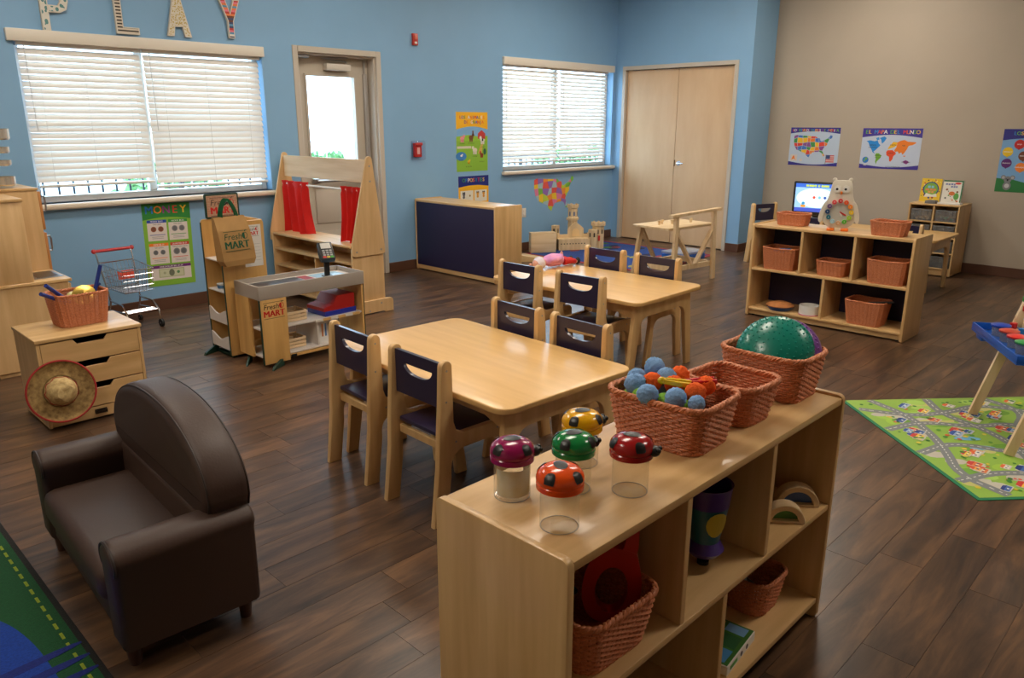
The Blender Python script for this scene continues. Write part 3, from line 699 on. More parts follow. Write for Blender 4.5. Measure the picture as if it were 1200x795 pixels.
# printed Fresh Mart sign, reused on panel, bag, sheet and board
def fresh_mart(mb, M, s, c1, c2, back=None):
    tm = lambda c: mat('print_%02x%02x%02x' % c, c, .6)
    if back: mb.flat([(-.5*s, -.35*s), (.5*s, -.35*s), (.5*s, .35*s), (-.5*s, .35*s)], 0, tm(back))
    mb.text('Fresh', .30*s, M @ T3((-.12*s, -.0006, .15*s)), tm(c1), .0, shear=.18)
    mb.text('MART', .345*s, M @ T3((0, -.0006, -.13*s)), tm(c2), .05)
    mb.raw([tuple(M @ Vector(p)) for p in ((-.45*s, -.0006, .335*s), (.45*s, -.0006, .335*s), (.45*s, -.0006, .32*s), (-.45*s, -.0006, .32*s))], [(3, 2, 1, 0)], tm(c1))
    mb.raw([tuple(M @ Vector(p)) for p in ((-.45*s, -.0006, -.30*s), (.45*s, -.0006, -.30*s), (.45*s, -.0006, -.315*s), (-.45*s, -.0006, -.315*s))], [(3, 2, 1, 0)], tm(c1))
    # apple: half solid, half outline, with a leaf
    n = 16; ax, az = .33*s, .16*s
    def ap(q, r_): return M @ Vector((ax+r_*math.sin(q)*.105*s, -.0006, az+r_*math.cos(q)*.115*s*(1-.12*(math.cos(q) > .93))))
    L = [ap(PI+PI*i/n, 1) for i in range(n+1)]
    mb.raw([tuple(v) for v in L], [tuple(range(n+1))], tm(c2))
    O = [ap(PI*i/n, 1) for i in range(n+1)]; I = [ap(PI*i/n, .82) for i in range(n+1)]
    mb.raw([tuple(v) for v in O+I], [(i, i+1, n+2+i, n+1+i) for i in range(n)], tm(c2))
    mb.raw([tuple(M @ Vector(p)) for p in ((ax, -.0007, az+.12*s), (ax+.05*s, -.0007, az+.15*s), (ax+.06*s, -.0007, az+.20*s), (ax+.01*s, -.0007, az+.17*s))], [(0, 1, 2, 3)], tm(c1))
mb = MB(); fresh_mart(mb, T3((-w+.0975, -d+.0014, .385)), .165, (40, 40, 36), (206, 36, 30)); mb.obj('fresh_mart_print', None, gs, smooth=False)
bolts = MB()
ct = thing('card_terminal', 'black card terminal on a stem on the grocery counter', 'card terminal', (2.84, 4.60, .52), R(-18))
part('base', ct, black_p, -.035, .035, -.03, .03, 0, .008); part('stem', ct, black_p, -.018, .018, -.012, .012, .008, .12)
hd = MB().box(-.05, .05, -.015, .03, -.075, .075, .008, 2).box(-.042, .042, .03, .075, -.035, .06, .01, 2).obj('keypad_head', mat('terminal_black', (28, 28, 30), .4), ct, (0, -.01, .175), (R(-48), 0, 0))
MB().box(-.034, .034, -.0165, -.015, .015, .062).obj('screen', mat('terminal_screen', (196, 192, 186), .3), hd)
for r_ in range(3):
    for q in range(3): MB().box(-.032+q*.024, -.014+q*.024, -.018, -.015, -.012-r_*.019, .001-r_*.019, .001).obj('key', mat('key_grey', (150, 150, 150), .5), hd)
for q, cc in enumerate(((210, 50, 40), (210, 180, 60), (70, 170, 60))): MB().box(-.036+q*.026, -.014+q*.026, -.018, -.015, -.068, -.054, .001).obj('key', plastic(cc), hd)
cr = thing('cash_register', 'red and blue toy cash register on the counter shelf', 'cash register', (2.86, 4.60, .262), R(2))
MB().box(-.13, .13, -.11, .11, 0, .035, .004).obj('drawer_base', plastic((30, 48, 160)), cr)
MB().prism([(-.06, .036), (.12, .036), (.12, .135), (-.02, .135), (-.06, .075)], 'y', -.105, .105).obj('housing', plastic((172, 24, 22), .5), cr, smooth=False); MB().prism([(-.135, .036), (-.0601, .036), (-.0601, .075), (-.135, .06)], 'y', -.105, .105).obj('keypad_ledge', plastic((172, 24, 22), .5), cr, smooth=False)
def crate(loc, label):
    c = thing('toy_crate', label, 'crate', loc, R(1), 'wooden toy crates')
    for s in (-1, 1):
        for z in (.012, .036, .06): part('slat', c, pine_x, -.095, .095, s*.07-.004, s*.07+.004, z-.009, z+.009, .001)
        for z in (.012, .036, .06): part('slat', c, pine_x, s*.095-.004, s*.095+.004, -.066, .066, z-.009, z+.009, .001)
        for t in (-1, 1): part('corner_post', c, pine_z, s*.086-.006, s*.086+.006, t*.061-.006, t*.061+.006, 0, .072, .001)
    part('bottom', c, pine_x, -.09, .09, -.065, .065, .0, .004, 0)
    return c
crate((2.52, 4.60, .262), 'slatted wooden toy crate on the counter shelf beside the cash register')
crate((2.50, 4.60, .077), 'slatted wooden toy crate on the bottom shelf of the counter')
bkx = thing('picture_board', 'small picture card of hand tools in the grocery counter', 'picture', (2.78, 4.53, .078)); a = MB().box(-.08, .08, -.004, .004, 0, .16, m=paper)
for i in range(5): a.box(-.06+i*.026, -.048+i*.026, -.0055, -.004, .04, .13, m=mat('print_%d' % i, [(200, 120, 60), (60, 110, 170), (80, 80, 90), (190, 60, 60), (70, 130, 90)][i], .6))
a.obj('card', None, bkx, smooth=False)
# menu board hung on the right end
mbd = thing('chalk_sign', 'dark green framed sign hung on the end of the grocery counter', 'sign', (3.048, 4.60, .36), PI/2)
MB().box(-.10, .10, -.012, 0, -.17, .16, .003).obj('frame', grn, mbd); MB().box(-.085, .085, -.014, -.012, -.155, .145).obj('board', mat('sign_face', (150, 110, 80), .6), mbd)
MB().box(-.04, .05, -.016, -.014, .03, .09).obj('red_print', mat('print_red', (206, 36, 30), .6), mbd)

# tall side unit
ts = thing('grocery_rack', 'tall narrow toy grocery rack with wavy-front shelves behind the counter', 'toy rack', (2.355, 4.97, 0))
w, d, H = .155, .14, .925
for s in (-1, 1):
    y0, y1 = (d-.014, d) if s > 0 else (-d, -d+.014)
    MB().prism([(-w, .02), (w, .02), (w, H-.02)]+arc(w-.02, H-.02, .02, 0, 90, 4)+arc(-w+.02, H-.02, .02, 90, 180, 4), 'y', y0, y1, .002, 1).obj('side_panel', side_w, ts)
    MB().box(-w-.003, -w, y0, y1, .02, H-.02).obj('edging', grn, ts)
MB().box(w-.012, w, -d+.014, d-.014, .02, H).obj('back_panel', side_w, ts)
for z in (.07, .25, .45, .66): part('shelf', ts, melw, -w+.004, w-.012, -d+.014, d-.014, z, z+.01)
for z in (.08, .26):
    wv = [(-d+.014, z-.02), (d-.014, z-.02)]+[(d-.014-(2*d-.028)*i/12, z+.075-.035*math.sin(PI*i/12)**2 if i else z+.075) for i in range(13)]
    MB().prism(wv, 'x', -w-.006, -w+.004, .001, 1).obj('bin_front', melw, ts)
MB().prism([(-.07, 0), (.06, 0), (.06, .05), (.03, .05), (-.06, .018)], 'y', -.008, .008, .002, 1, M=TR(-w-.03, d-.04, 0, 0, 0, R(20))).obj('foot', grn, ts)
part('foot', ts, grn, w-.05, w-.02, -d+.02, d-.02, 0, .02); part('foot', ts, grn, -w+.02, -w+.05, -d+.02, d-.02, 0, .02)
sg = thing('store_sign', 'brick patterned store sign with dark green frame atop the grocery rack', 'sign', (2.36, 5.085, .926), 0)
MB().prism(rrect(-.125, .115, 0, .165, .012, 3), 'y', 0, .014, .001, 1).obj('frame', grn, sg)
mb = MB().box(-.113, .103, -.002, 0, .012, .153, m=mat('mortar_print', (206, 180, 156), .7))
for r_ in range(9):
    for q in range(7):
        x = -.113+q*.036-(.018 if r_ % 2 else 0); xa, xb2 = max(x, -.113), min(x+.033, .103)
        if xb2 > xa: mb.box(xa, xb2, -.0028, -.002, .013+r_*.0155, .013+r_*.0155+.0135, m=mat('brick_print', (196, 150, 122), .7))
fresh_mart(mb, T3((-.005, -.0032, .075)), .19, (80, 60, 50), (214, 40, 36)); mb.obj('sign_face', None, sg, smooth=False)
cb = thing('price_list', 'white printed list sheet taped to the grocery rack panel', 'paper', (2.425, 4.829, .775))
mb = MB().box(-.068, .062, -.0015, 0, -.16, .12, m=paper); fresh_mart(mb, T3((.0, -.0016, .075)), .10, (60, 50, 46), (206, 36, 30))
for i in range(6): mb.box(-.055, .05, -.002, -.0015, -.01-i*.022, -.0088-i*.022, m=mat('line_grey', (150, 150, 150), .7))
mb.obj('sheet', None, cb, smooth=False)
# shopping bag
bag = thing('shopping_bag', 'tan fabric shopping bag printed Fresh Mart in green, hung on the rack', 'bag', (2.26, 4.78, .655), R(6))
bm_t = mat('tan_bag_fabric', (182, 140, 84), .75, var=.1, vscale=12, bump=.15, bscale=200.)
vs = []; 
bw, bh = .118, .315
prof = [(-.055, .0, .90), (-.058, .03, 1.0), (-.05, .12, 1.0), (-.032, .22, .97), (-.012, bh, .94)]
for s in (1, -1):
    pass
ring = lambda y0, y1, z, k, x0: [(-bw*k+x0, y0, z), (bw*k+x0, y0, z), (bw*k+x0, y1, z), (-bw*k+x0, y1, z)]
lv = [ring(-.055, .02, 0, .86, .01), ring(-.062, .022, .035, 1.0, .005), ring(-.058, .022, .12, 1.0, 0), ring(-.04, .02, .23, .98, -.008), ring(-.012, .012, bh, .93, -.016)]
vs = [p for l in lv for p in l]; fs = [(3, 2, 1, 0)]
for i in range(4):
    for j in range(4): a = i*4+j; b = i*4+(j+1) % 4; fs.append((a, b, b+4, a+4))
MB().raw(vs, fs).obj('bag_body', bm_t, bag, smooth=False)
hd_m = mat('green_strap', (24, 110, 66), .7)
for y, sgn in ((-.014, 1), (.012, 1)):
    pth = [(-.065, y, bh-.02), (-.06, y, bh+.03), (-.035, y+.01, bh+.085), (-.012, y+.014, bh+.098), (.012, y+.012, bh+.08), (.032, y+.004, bh+.03), (.04, y, bh-.02)]
    pth = smooth_pts(pth, 2, False); mb = MB()
    V1 = [(p[0], p[1], p[2]) for p in pth]; V2 = [(p[0]+.012+(p[0]+.012)*.35*1.0, p[1]+.004, p[2]+max(0, p[2]-bh)*.22) for i, p in enumerate(pth)]; V2 = [(v[0]-.012, v[1], v[2]) for v in V2]
    n = len(pth); mb.raw(V1+V2, [(i, i+1, n+i+1, n+i) for i in range(n-1)]); bmesh.ops.solidify(mb.bm, geom=mb.bm.faces[:], thickness=.002)
    mb.obj('handle', hd_m, bag)
mb = MB(); fresh_mart(mb, TR(-.003, -.0535, .158, R(-8)), .195, (24, 84, 54), (20, 84, 54)); mb.obj('fresh_mart_print', None, bag, smooth=False)
MB().tube([(-.02, .03, bh+.07), (-.02, 0, bh+.083), (-.02, -.012, bh+.095)], .005, 6).obj('hook', grn, bag)
# groceries on the rack
def small(name, label, cat, loc, build, rz=0.):
    t = thing(name, label, cat, loc, rz); build(t); return t
def b_tub(t):
    MB().lathe([(0, 0), (.024, 0), (.028, .03), (.03, .032), (.03, .038), (0, .04)], 20).obj('tub', mat('tub_white', (220, 225, 228), .4), t); MB().lathe([(.0262, .006), (.0286, .026)], 20).obj('label_band', mat('tub_blue', (70, 120, 170), .5), t)
small('toy_tub', 'white and blue toy food tub on the grocery rack', 'toy food', (2.25, 4.99, .46), b_tub)
def b_cart(t):
    MB().box(-.015, .015, -.015, .015, 0, .045).prism([(-.015, .045), (.015, .045), (0, .06)], 'x', -.015, .015).obj('carton', mat('carton_yellow', (224, 190, 50), .5), t); MB().box(-.016, -.0155, -.01, .01, .01, .03).obj('label', mat('carton_green', (70, 130, 70), .5), t)
small('toy_carton', 'yellow toy carton on the grocery rack beside the tub', 'toy food', (2.25, 4.90, .46), b_cart)
for i, (x, y, z, c, nm) in enumerate(((2.25, 4.95, .26, (226, 120, 40), 'orange toy fruit in the upper rack bin, farther from the counter'), (2.27, 4.90, .26, (205, 40, 36), 'red toy apple in the upper rack bin'), (2.26, 4.92, .08, (230, 130, 40), 'orange toy fruit in the lower rack bin'))):
    t = thing('toy_fruit', nm, 'toy food', (x, y, z)); MB().ell((0, 0, .026), .028, .028, .026).obj('fruit', plastic(c, .4), t); MB().tube([(0, 0, .05), (.003, 0, .06)], .002, 5).obj('stem', mat('stem_brown', (80, 60, 40), .8), t)

# ================================================================== SHOPPING CART
sc = thing('shopping_cart', 'small chrome wire toy shopping cart with red handle', 'shopping cart', (2.07, 6.22, 0), R(6))
def wire(pts, r_=.004, nm='wire', m=chrome, n=6, cl=False): return MB().tube(pts, r_, n, cl).obj(nm, m, sc)
# frame: handle at +y, front at -y
hx = .135
for s in (-1, 1):
    wire([(s*hx, .20, .585), (s*hx, .175, .50), (s*.12, .12, .30), (s*.115, .10, .20), (s*.12, .16, .07)], .007, 'side_frame')
    wire([(s*.115, .10, .21), (s*.12, -.10, .20), (s*.125, -.17, .14), (s*.125, -.18, .055)], .007, 'side_frame')
    wire([(s*hx, .18, .50), (s*.12, -.17, .47)], .005, 'basket_rim')
MB().tube([(-hx-.015, .20, .59), (hx+.015, .20, .59)], .012, 10).obj('handle_bar', plastic((190, 40, 44)), sc)
for s in (-1, 1): MB().ell((s*(hx+.012), .20, .59), .017, .019, .019, 12, 8).obj('handle_end', plastic((190, 40, 44)), sc)
wire([(-.12, -.17, .47), (.12, -.17, .47)], .005, 'basket_rim'); wire([(-hx, .18, .50), (hx, .18, .50)], .005, 'basket_rim')
wire([(-.11, -.15, .30), (.11, -.15, .30), (.115, .12, .31), (-.115, .12, .31)], .005, 'basket_base', cl=True)
g = MB()
for i in range(9):
    x = -.11+.0275*i; g.tube([(x, .125, .31), (x, -.15, .30), (x*1.07, -.168, .47)], .0016, 4); g.tube([(x*1.1, .18, .50), (x, .125, .31)], .0016, 4)
for i in range(1, 4):
    z = .30+.045*i; f_ = i/4; g.tube([(-.112-.01*f_, .125+.055*f_, z), (-.112-.01*f_, -.15-.018*f_, z), (.112+.01*f_, -.15-.018*f_, z), (.112+.01*f_, .125+.055*f_, z)], .0018, 4, True)
for i in range(9):
    y = .11-.03*i
    for s in (-1, 1): g.tube([(s*.112, y, .305), (s*.125, y, .485-.0015*i)], .0016, 4)
g.obj('basket_mesh', chrome, sc, kind='stuff')
MB().box(-.05, .075, .06, .068, .37, .44, .003).obj('seat_flap', plastic((224, 84, 66)), sc)
MB().box(-.112, .112, -.15, .12, .299, .303).obj('basket_floor', mat('cart_plate', (200, 202, 206), .3, metal=.9), sc)
g = MB()
for i in range(5): g.tube([(-.12, -.16+.02*i, .145), (.12, -.16+.02*i, .145)], .004, 5)
g.obj('lower_rack', chrome, sc)
for s in (-1, 1):
    wire([(s*.12, -.165, .145), (s*.118, .14, .13)], .006, 'lower_rail')
    for y, rr in ((-.185, .032), (.16, .022)):
        wl = MB().cyl((s*.125-.009, y, rr), rr, .018, 20, axis='x').obj('wheel', rubber, sc)
        MB().tube([(s*.125, y, rr), (s*.125, y+.005, rr+.035)], .006, 6).cyl((s*.125-.011, y, rr), .008, .022, 10, axis='x').obj('caster', chrome, wl)

# ================================================================== WICKER BASKETS
_BK = {}
def basket_meshes(w, d, h, k, pitch, rows, dip):
    """woven body, braided rim and base of a tapered rectangular basket; k: base/rim ratio"""
    key = (w, d, h, k, pitch, rows, dip)
    if key in _BK: return _BK[key]
    def path(t):
        s = k+(1-k)*t**.8; r = .035*s
        return w/2*s, d/2*s, min(r+.01, d/2*s*.6)
    per = 2*(w+d)-8*.045+2*PI*.045; ns = max(24, int(per/pitch/2)*2)
    def pt(t, u, off):
        a, b, r = path(t); L = [2*(b-r), PI*r/2, 2*(a-r), PI*r/2]*2; tot = sum(L); q = (u % 1.)*tot
        segs = [((a, -(b-r)), (a, b-r), 0, None), ((a-r, b-r), 0), ((a-r, b), (-(a-r), b), 90, None), ((-(a-r), b-r), 90), ((-a, b-r), (-a, -(b-r)), 180, None), ((-(a-r), -(b-r)), 180), ((-(a-r), -b), (a-r, -b), 270, None), ((a-r, -(b-r)), 270)]
        for i, l in enumerate(L):
            if q <= l or i == 7:
                f = min(1, q/l)
                if i % 2 == 0:
                    (x0, y0), (x1, y1), ang, _ = segs[i]; n = (math.cos(R(ang)), math.sin(R(ang)))
                    x, y = x0+(x1-x0)*f, y0+(y1-y0)*f
                else:
                    (cx, cy), ang = segs[i]; g = R(ang+90*f); n = (math.cos(g), math.sin(g)); x, y = cx+r*n[0], cy+r*n[1]
                zz = h*t+dip*t*((x/(w/2))**2*.6+(y/(d/2))**2*.4)
                return (x+n[0]*off, y+n[1]*off, zz)
            q -= l
    wv = MB(); rr = h/rows*.56
    for j in range(rows):
        t = (j+.5)/rows; ph = j % 2
        wv.tube([pt(t, (i/2)/ns, ((.0046 if i % 2 else -.0036) if pitch > .0175 else (.0028 if (i % 4 == (0 if ph else 2)) else (-.0028 if i % 4 == (2 if ph else 0) else 0)))) for i in range(ns*2)], rr, 4, True)
    for i in range(ns): wv.tube([pt(q/4., i/ns, 0) for q in range(5)], .0028, 4)
    rim = MB(); n = ns*4
    for ph in (0, PI): rim.tube([tuple(a+b for a, b in zip(pt(1, i/n, .0032*math.cos(i*1.05+ph)), (0, 0, .002+.004*math.sin(i*1.05+ph)))) for i in range(n)], .0056, 5, True)
    foot = MB()
    for ph in (0, PI): foot.tube([tuple(a+b for a, b in zip(pt(0, i/n, .003*math.cos(i*.9+ph)), (0, 0, .006+.003*math.sin(i*.9+ph)))) for i in range(n)], .005, 5, True)
    a, b, r = path(0); bs = MB().prism(rrect(-a, a, -b, b, r, 4), 'z', .002, .007)
    out = []
    for mb, nm in ((wv, 'weave'), (rim, 'rim'), (foot, 'foot_braid'), (bs, 'base')):
        me = mb.mesh(nm, True, 70); me.materials.append(wicker_m); out.append((nm, me))
    _BK[key] = out; return out
def basket(loc, rz, label, w, d, h, k=.82, pitch=.017, rows=None, dip=.008):
    t = thing('wicker_basket', label, 'basket', loc, rz, 'wicker baskets')
    for nm, me in basket_meshes(w, d, h, k, pitch, rows or max(8, int(h/.0068)), dip):
        link(nm, me, t, kind='stuff' if nm == 'weave' else None)
    return t
ZT = .762
basket((1.615, 1.0, ZT), R(90+2), 'wicker basket heaped with pom-poms on the shelf with ladybug jars', .285, .215, .118, .84)
basket((1.862, .965, ZT), R(90-2), 'empty wicker basket between the pom-pom basket and the balance pod basket', .21, .185, .105, .78)
basket((2.14, .985, ZT), R(90), 'wicker basket holding the teal and purple balance pods', .265, .20, .125, .84)
basket((1.19, .945, .41), R(88), 'wicker basket with large red plastic tool inside the cubby shelf', .27, .25, .125, .82)
basket((2.05, .955, .075), R(90), 'small wicker basket of papers in the cubby below the wooden arches', .20, .17, .11, .78)
bx = 5.98
basket((6.04, 2.72, ZT), R(90), 'wicker basket on shelf top beside the owl, nearer the blue return wall', .24, .17, .085, .88, .03)
basket((bx-.02, 1.945, ZT), R(90), 'wicker basket on shelf top beside the owl, nearer the drawer tower', .25, .17, .095, .85, .03)
basket((bx-.02, 2.745, .41), R(90), 'wicker basket with blue toy pieces in the upper cubby', .27, .22, .165, .86, .03)
basket((bx+.0, 2.33, .41), R(90), 'low wicker basket in the middle upper cubby below the owl', .225, .19, .105, .86, .03)
basket((bx-.02, 1.91, .41), R(90), 'deep wicker basket in the upper cubby below the shelf-top basket', .275, .22, .165, .86, .03)
basket((bx-.02, 2.03, .075), R(90), 'wicker basket holding a dark tool in the bottom cubby', .285, .22, .175, .80, .03)
basket((1.235, 4.55, .49), R(3), 'wicker basket of brass and blue toys on the drawer cabinet', .27, .20, .165, .84, .026)

# contents of baskets
def fuzz(r_, seed, m):
    rr = random.Random(seed); bm = bmesh.new(); bmesh.ops.create_icosphere(bm, subdivisions=4, radius=r_)
    for v in bm.verts:
        v.co *= 1+rr.uniform(-.09, .08)+.05*math.sin(v.co.x*90+seed)*math.sin(v.co.y*80)*math.sin(v.co.z*85+1)
    mb = MB(); mb.bm.free(); mb.bm = bm; return mb
fz = {c: mat('fuzzy_%s' % c, rgb, .95, bump=.8, bscale=500.) for c, rgb in (('blue', (136, 178, 228)), ('orange', (255, 104, 30)), ('green', (140, 198, 70)))}
PP = []
def pom(u, v, z, r_, c, i):
    # u: across shelf (x), v: depth (y)
    t = thing('pom_pom', {'blue': 'fluffy sky blue pom-pom heaped in the wicker basket', 'orange': 'fluffy orange pom-pom heaped in the wicker basket', 'green': 'fluffy green pom-pom low in the heaped basket'}[c], 'pom-pom', (u, v, z), 0, c+' pom-poms')
    fuzz(r_, i, None).obj('fluff', fz[c], t, ang=180)
for i, (x, y, z, r_, c) in enumerate((
    (1.675, 1.105, .908, .028, 'blue'), (1.640, 1.040, .900, .027, 'blue'), (1.551, 1.084, .893, .028, 'blue'), (1.605, 1.118, .893, .024, 'blue'), (1.512, 1.016, .889, .0265, 'blue'),
    (1.543, .947, .889, .0265, 'blue'), (1.556, .890, .885, .021, 'blue'), (1.690, 1.028, .897, .027, 'orange'), (1.591, 1.054, .897, .025, 'orange'), (1.618, 1.000, .895, .024, 'orange'),
    (1.603, .924, .894, .026, 'orange'), (1.677, .935, .894, .025, 'orange'), (1.530, 1.052, .872, .022, 'green'), (1.545, .985, .866, .025, 'green'), (1.650, .972, .880, .022, 'green'),
    (1.56, 1.10, .85, .026, 'green'), (1.66, 1.08, .86, .027, 'blue'), (1.58, 1.03, .84, .027, 'orange'), (1.62, .95, .84, .027, 'green'), (1.68, .99, .85, .025, 'blue'), (1.57, .91, .84, .025, 'green'))):
    pom(1.612+(x-1.612)*.92, 1.0+(y-1.0)*.92, z+.008, r_, c, i)
def scoop(loc, rz, tilt, c, label):
    t = thing('scoop_tongs', label, 'tongs', loc, 0, None, (0, tilt, rz)); m = plastic(c, .2)
    for s in (-1, 1):
        MB().prism(smooth_pts([(-.035, s*.002), (.01, s*.008), (.035, s*.004), (.045, s*.012), (.015, s*.020), (-.035, s*.010)], 2), 'z', -.006, .006, .001, 1).obj('arm', m, t)
    MB().ell((-.035, 0, 0), .012, .010, .010, 10, 8).obj('hinge', m, t)
    return t
scoop((1.60, .985, .918), R(-50), R(6), (236, 196, 30), 'yellow plastic tongs lying on the pom-poms')
scoop((1.66, .95, .914), R(-40), R(-3), (206, 30, 34), 'red plastic tongs lying on the pom-poms')

# ladybug jars
jar_m = clear('clear_jar', (244, 244, 242))
def jar(x, y, c, dirn, label, card=False):
    t = thing('ladybug_jar', label, 'jar', (x, y, ZT), R(dirn), 'ladybug jars')
    MB().lathe([(.037, .003), (.0385, 0), (.0405, .002), (.0405, .012), (.040, .09)], 36).obj('jar_wall', jar_m, t)
    MB().lathe([(0, .003), (.0375, .003)], 36).obj('jar_floor', jar_m, t); MB().tube([(.0385*math.cos(q), .0385*math.sin(q), .002) for q in [2*PI*j/40 for j in range(40)]], .0008, 5, True).obj('foot_ring', clear('jar_ring', (235, 235, 235), haze=.3), t)
    m = plastic(c, .18)
    lid = MB().lathe([(.0, .086), (.045, .086), (.0485, .088), (.0487, .098), (.0465, .1005), (.0490, .104), (.0492, .110), (.0465, .119), (.0395, .127), (.0285, .1325), (.014, .1355), (0, .136)], 40).obj('lid', m, t)
    def dz(r_): return [(.0492, .110), (.0465, .119), (.0395, .127), (.0285, .1325), (.014, .1355), (0, .136)]
    def surf(r_):
        P = dz(0)
        for (r0, z0), (r1, z1) in zip(P, P[1:]):
            if r1 <= r_ <= r0: return z0+(z1-z0)*(r0-r_)/(r0-r1)
        return .110
    def domed(c0, ra, rb, n=16, k=5):
        vs, fs = [], []
        for e in range(k+1):
            for j in range(n):
                q = 2*PI*j/n; px, py = c0[0]+ra*e/k*math.cos(q), c0[1]+rb*e/k*math.sin(q); rr_ = math.hypot(px, py)
                if rr_ > .0491: px *= .0491/rr_; py *= .0491/rr_; rr_ = .0491
                nz_ = Vector((px, py, 0)).normalized()*.0012*min(1, rr_/.03); vs.append((px+nz_.x, py+nz_.y, surf(rr_)+.0009))
        for e in range(k):
            for j in range(n): a_ = e*n+j; b_ = e*n+(j+1) % n; fs.append((a_, b_, b_+n, a_+n))
        return MB().raw(vs, fs)
    for a in (45, 135, 215, 305):
        domed((.0445*math.cos(R(a)), .0445*math.sin(R(a))), .0115, .0115).obj('spot', black_p, lid, ang=80)
    domed((0, 0), .019, .0135).obj('vent_label', mat('vent_print', (34, 32, 32), .3), lid, ang=80)
    h = MB().ell((.050, 0, .103), .014, .0165, .012, 16, 10).obj('head', black_p, t)
    for s in (-1, 1): MB().ell((.060, s*.008, .108), .006, .006, .006, 10, 8).obj('eye', mat('shiny_black', (30, 30, 32), .1), h)
    if card:
        n = 20; vs = []
        for zz in (.012, .074): vs += [(.0385*math.cos(R(-160+200*j/n)), .0385*math.sin(R(-160+200*j/n)), zz) for j in range(n+1)]
        MB().raw(vs, [(j, j+1, n+2+j, n+1+j) for j in range(n)]).obj('paper_insert', mat('insert_paper', (216, 206, 170), .7, var=.3, vscale=26, rgb2=(232, 232, 224)), t)
    return t
jar(1.085, 1.063, (150, 22, 84), -35, 'magenta lidded ladybug jar with a printed insert', True)
jar(1.058, .902, (240, 84, 22), 58, 'orange lidded ladybug jar at the shelf front edge')
jar(1.285, .892, (160, 18, 22), -65, 'red lidded ladybug jar next to the pom-pom basket')
jar(1.205, .990, (14, 130, 62), -20, 'green lidded ladybug jar in the middle of the group')
jar(1.322, 1.062, (242, 176, 8), -22, 'yellow lidded ladybug jar next to the pom-pom basket')

# balance pods
def pod(loc, rot, c, label, r_=.118):
    t = thing('balance_pod', label, 'balance pod', loc, 0, None, rot); m = plastic(c, .28)
    prof = [(0, .040)]+[(r_*math.sin(R(a)), -.02+.060*math.cos(R(a))) for a in (12, 24, 36, 48, 60, 72, 82, 90)]+[(r_, -.026), (r_*.965, -.026)]+[(r_*.965*math.sin(R(a)), -.026+.056*math.cos(R(a))) for a in (82, 72, 60, 48, 36, 24, 12)]+[(0, .030)]
    MB().lathe(prof, 48).obj('dome', m, t)
    nb = MB()
    for k, a in enumerate((14, 25, 36, 47, 58, 69)):
        rr_ = r_*math.sin(R(a)); zz = -.02+.060*math.cos(R(a)); n = max(6, int(rr_*2*PI/.0155))
        for j in range(n): nb.ell((rr_*math.cos(2*PI*j/n+k), rr_*math.sin(2*PI*j/n+k), zz), .0032, .0032, .0028, 6, 4)
    nb.obj('nubs', mat('nub_%02x%02x%02x' % c, tuple(min(255, v+22) for v in c), .3), t, kind='stuff')
pod((2.135, .982, .888), (0, R(-58), R(12)), (0, 128, 112), 'teal nubbed balance pod standing in the wicker basket')
pod((2.158, .972, .880), (0, R(-58), R(12)), (112, 62, 142), 'purple balance pod standing behind the teal one')

# things in the near cubby shelf
rt = thing('plastic_tool', 'large red plastic tool with oval holes standing in the cubby basket', 'toy tool', (1.262, .925, .425), 0, None, (R(-4), R(6), R(-52)))
o_ = smooth_pts([(-.05, 0), (.05, 0), (.085, .05), (.088, .11), (.066, .17), (.05, .19), (-.05, .19), (-.066, .17), (-.088, .11), (-.085, .05)], 2)
rt.scale = (.78, 1, 1); n = len(o_); cz = .085
in_ = [(.048*math.cos(math.atan2(z-.10, x)), cz+.058*math.sin(math.atan2(z-.10, x))) for x, z in o_]
m = plastic((204, 42, 22), .35)
MB().ring_plate(o_, in_, 'y', -.018, .018).obj('frame', m, rt, ang=60)
o2 = smooth_pts([(-.062, .165), (0, .15), (.062, .165), (.055, .25), (.042, .296), (-.042, .296), (-.055, .25)], 2); i2 = [(.6*x if abs(x) > 1e-6 else x, .225+(z-.22)*.62) for x, z in o2]
MB().ring_plate(o2, [(x*.55, z) for x, z in i2], 'y', -.017, .017).obj('grip', m, rt, ang=60)
bl = thing('plastic_tool', 'blue plastic tongs lying behind the red tool in the cubby basket', 'toy tool', (1.15, .99, .50), 0, None, (0, R(20), R(30)))
MB().box(-.10, .10, -.02, .02, -.01, .01, .008, 2).obj('handle', plastic((20, 50, 130)), bl); MB().tube([(.1+.03*math.cos(a), .03*math.sin(a), 0) for a in [2*PI*i/16 for i in range(16)]], .008, 8, True).obj('ring', plastic((20, 50, 130)), bl)
tc = thing('toy_cup', 'purple and teal toy cup with a yellow oval in the middle cubby', 'toy', (1.655, .90, .41), R(-50))
purp, teal = plastic((66, 38, 130)), plastic((20, 96, 120))
MB().lathe([(.0, .03), (.012, .03), (.04, .034), (.052, .05), (.044, .066), (.038, .075)], 28).obj('flared_base', purp, tc)
MB().lathe([(.038, .075), (.042, .10), (.056, .18)], 28).obj('body', teal, tc)
MB().lathe([(.056, .18), (.062, .235), (.064, .238), (.058, .236), (.052, .18)], 28).obj('rim', purp, tc)
vs = []; n = 16
for j in range(n):
    q = 2*PI*j/n; zz = .14+.038*math.sin(q); a = -1.2+.55*math.cos(q); rr_ = .042+(zz-.10)*.175+.005
    vs.append((rr_*math.cos(a), rr_*math.sin(a), zz))
MB().raw(vs+[((.042+.04*.175+.007)*math.cos(-1.2), (.042+.04*.175+.007)*math.sin(-1.2), .14)], [(j, (j+1) % n, n) for j in range(n)]).obj('yellow_oval', mat('oval_yellow', (200, 180, 60), .4), tc)
MB().lathe([(0, 0), (.016, 0), (.016, .01), (.006, .014), (.006, .03), (0, .03)], 14).obj('knob_foot', black_p, tc)
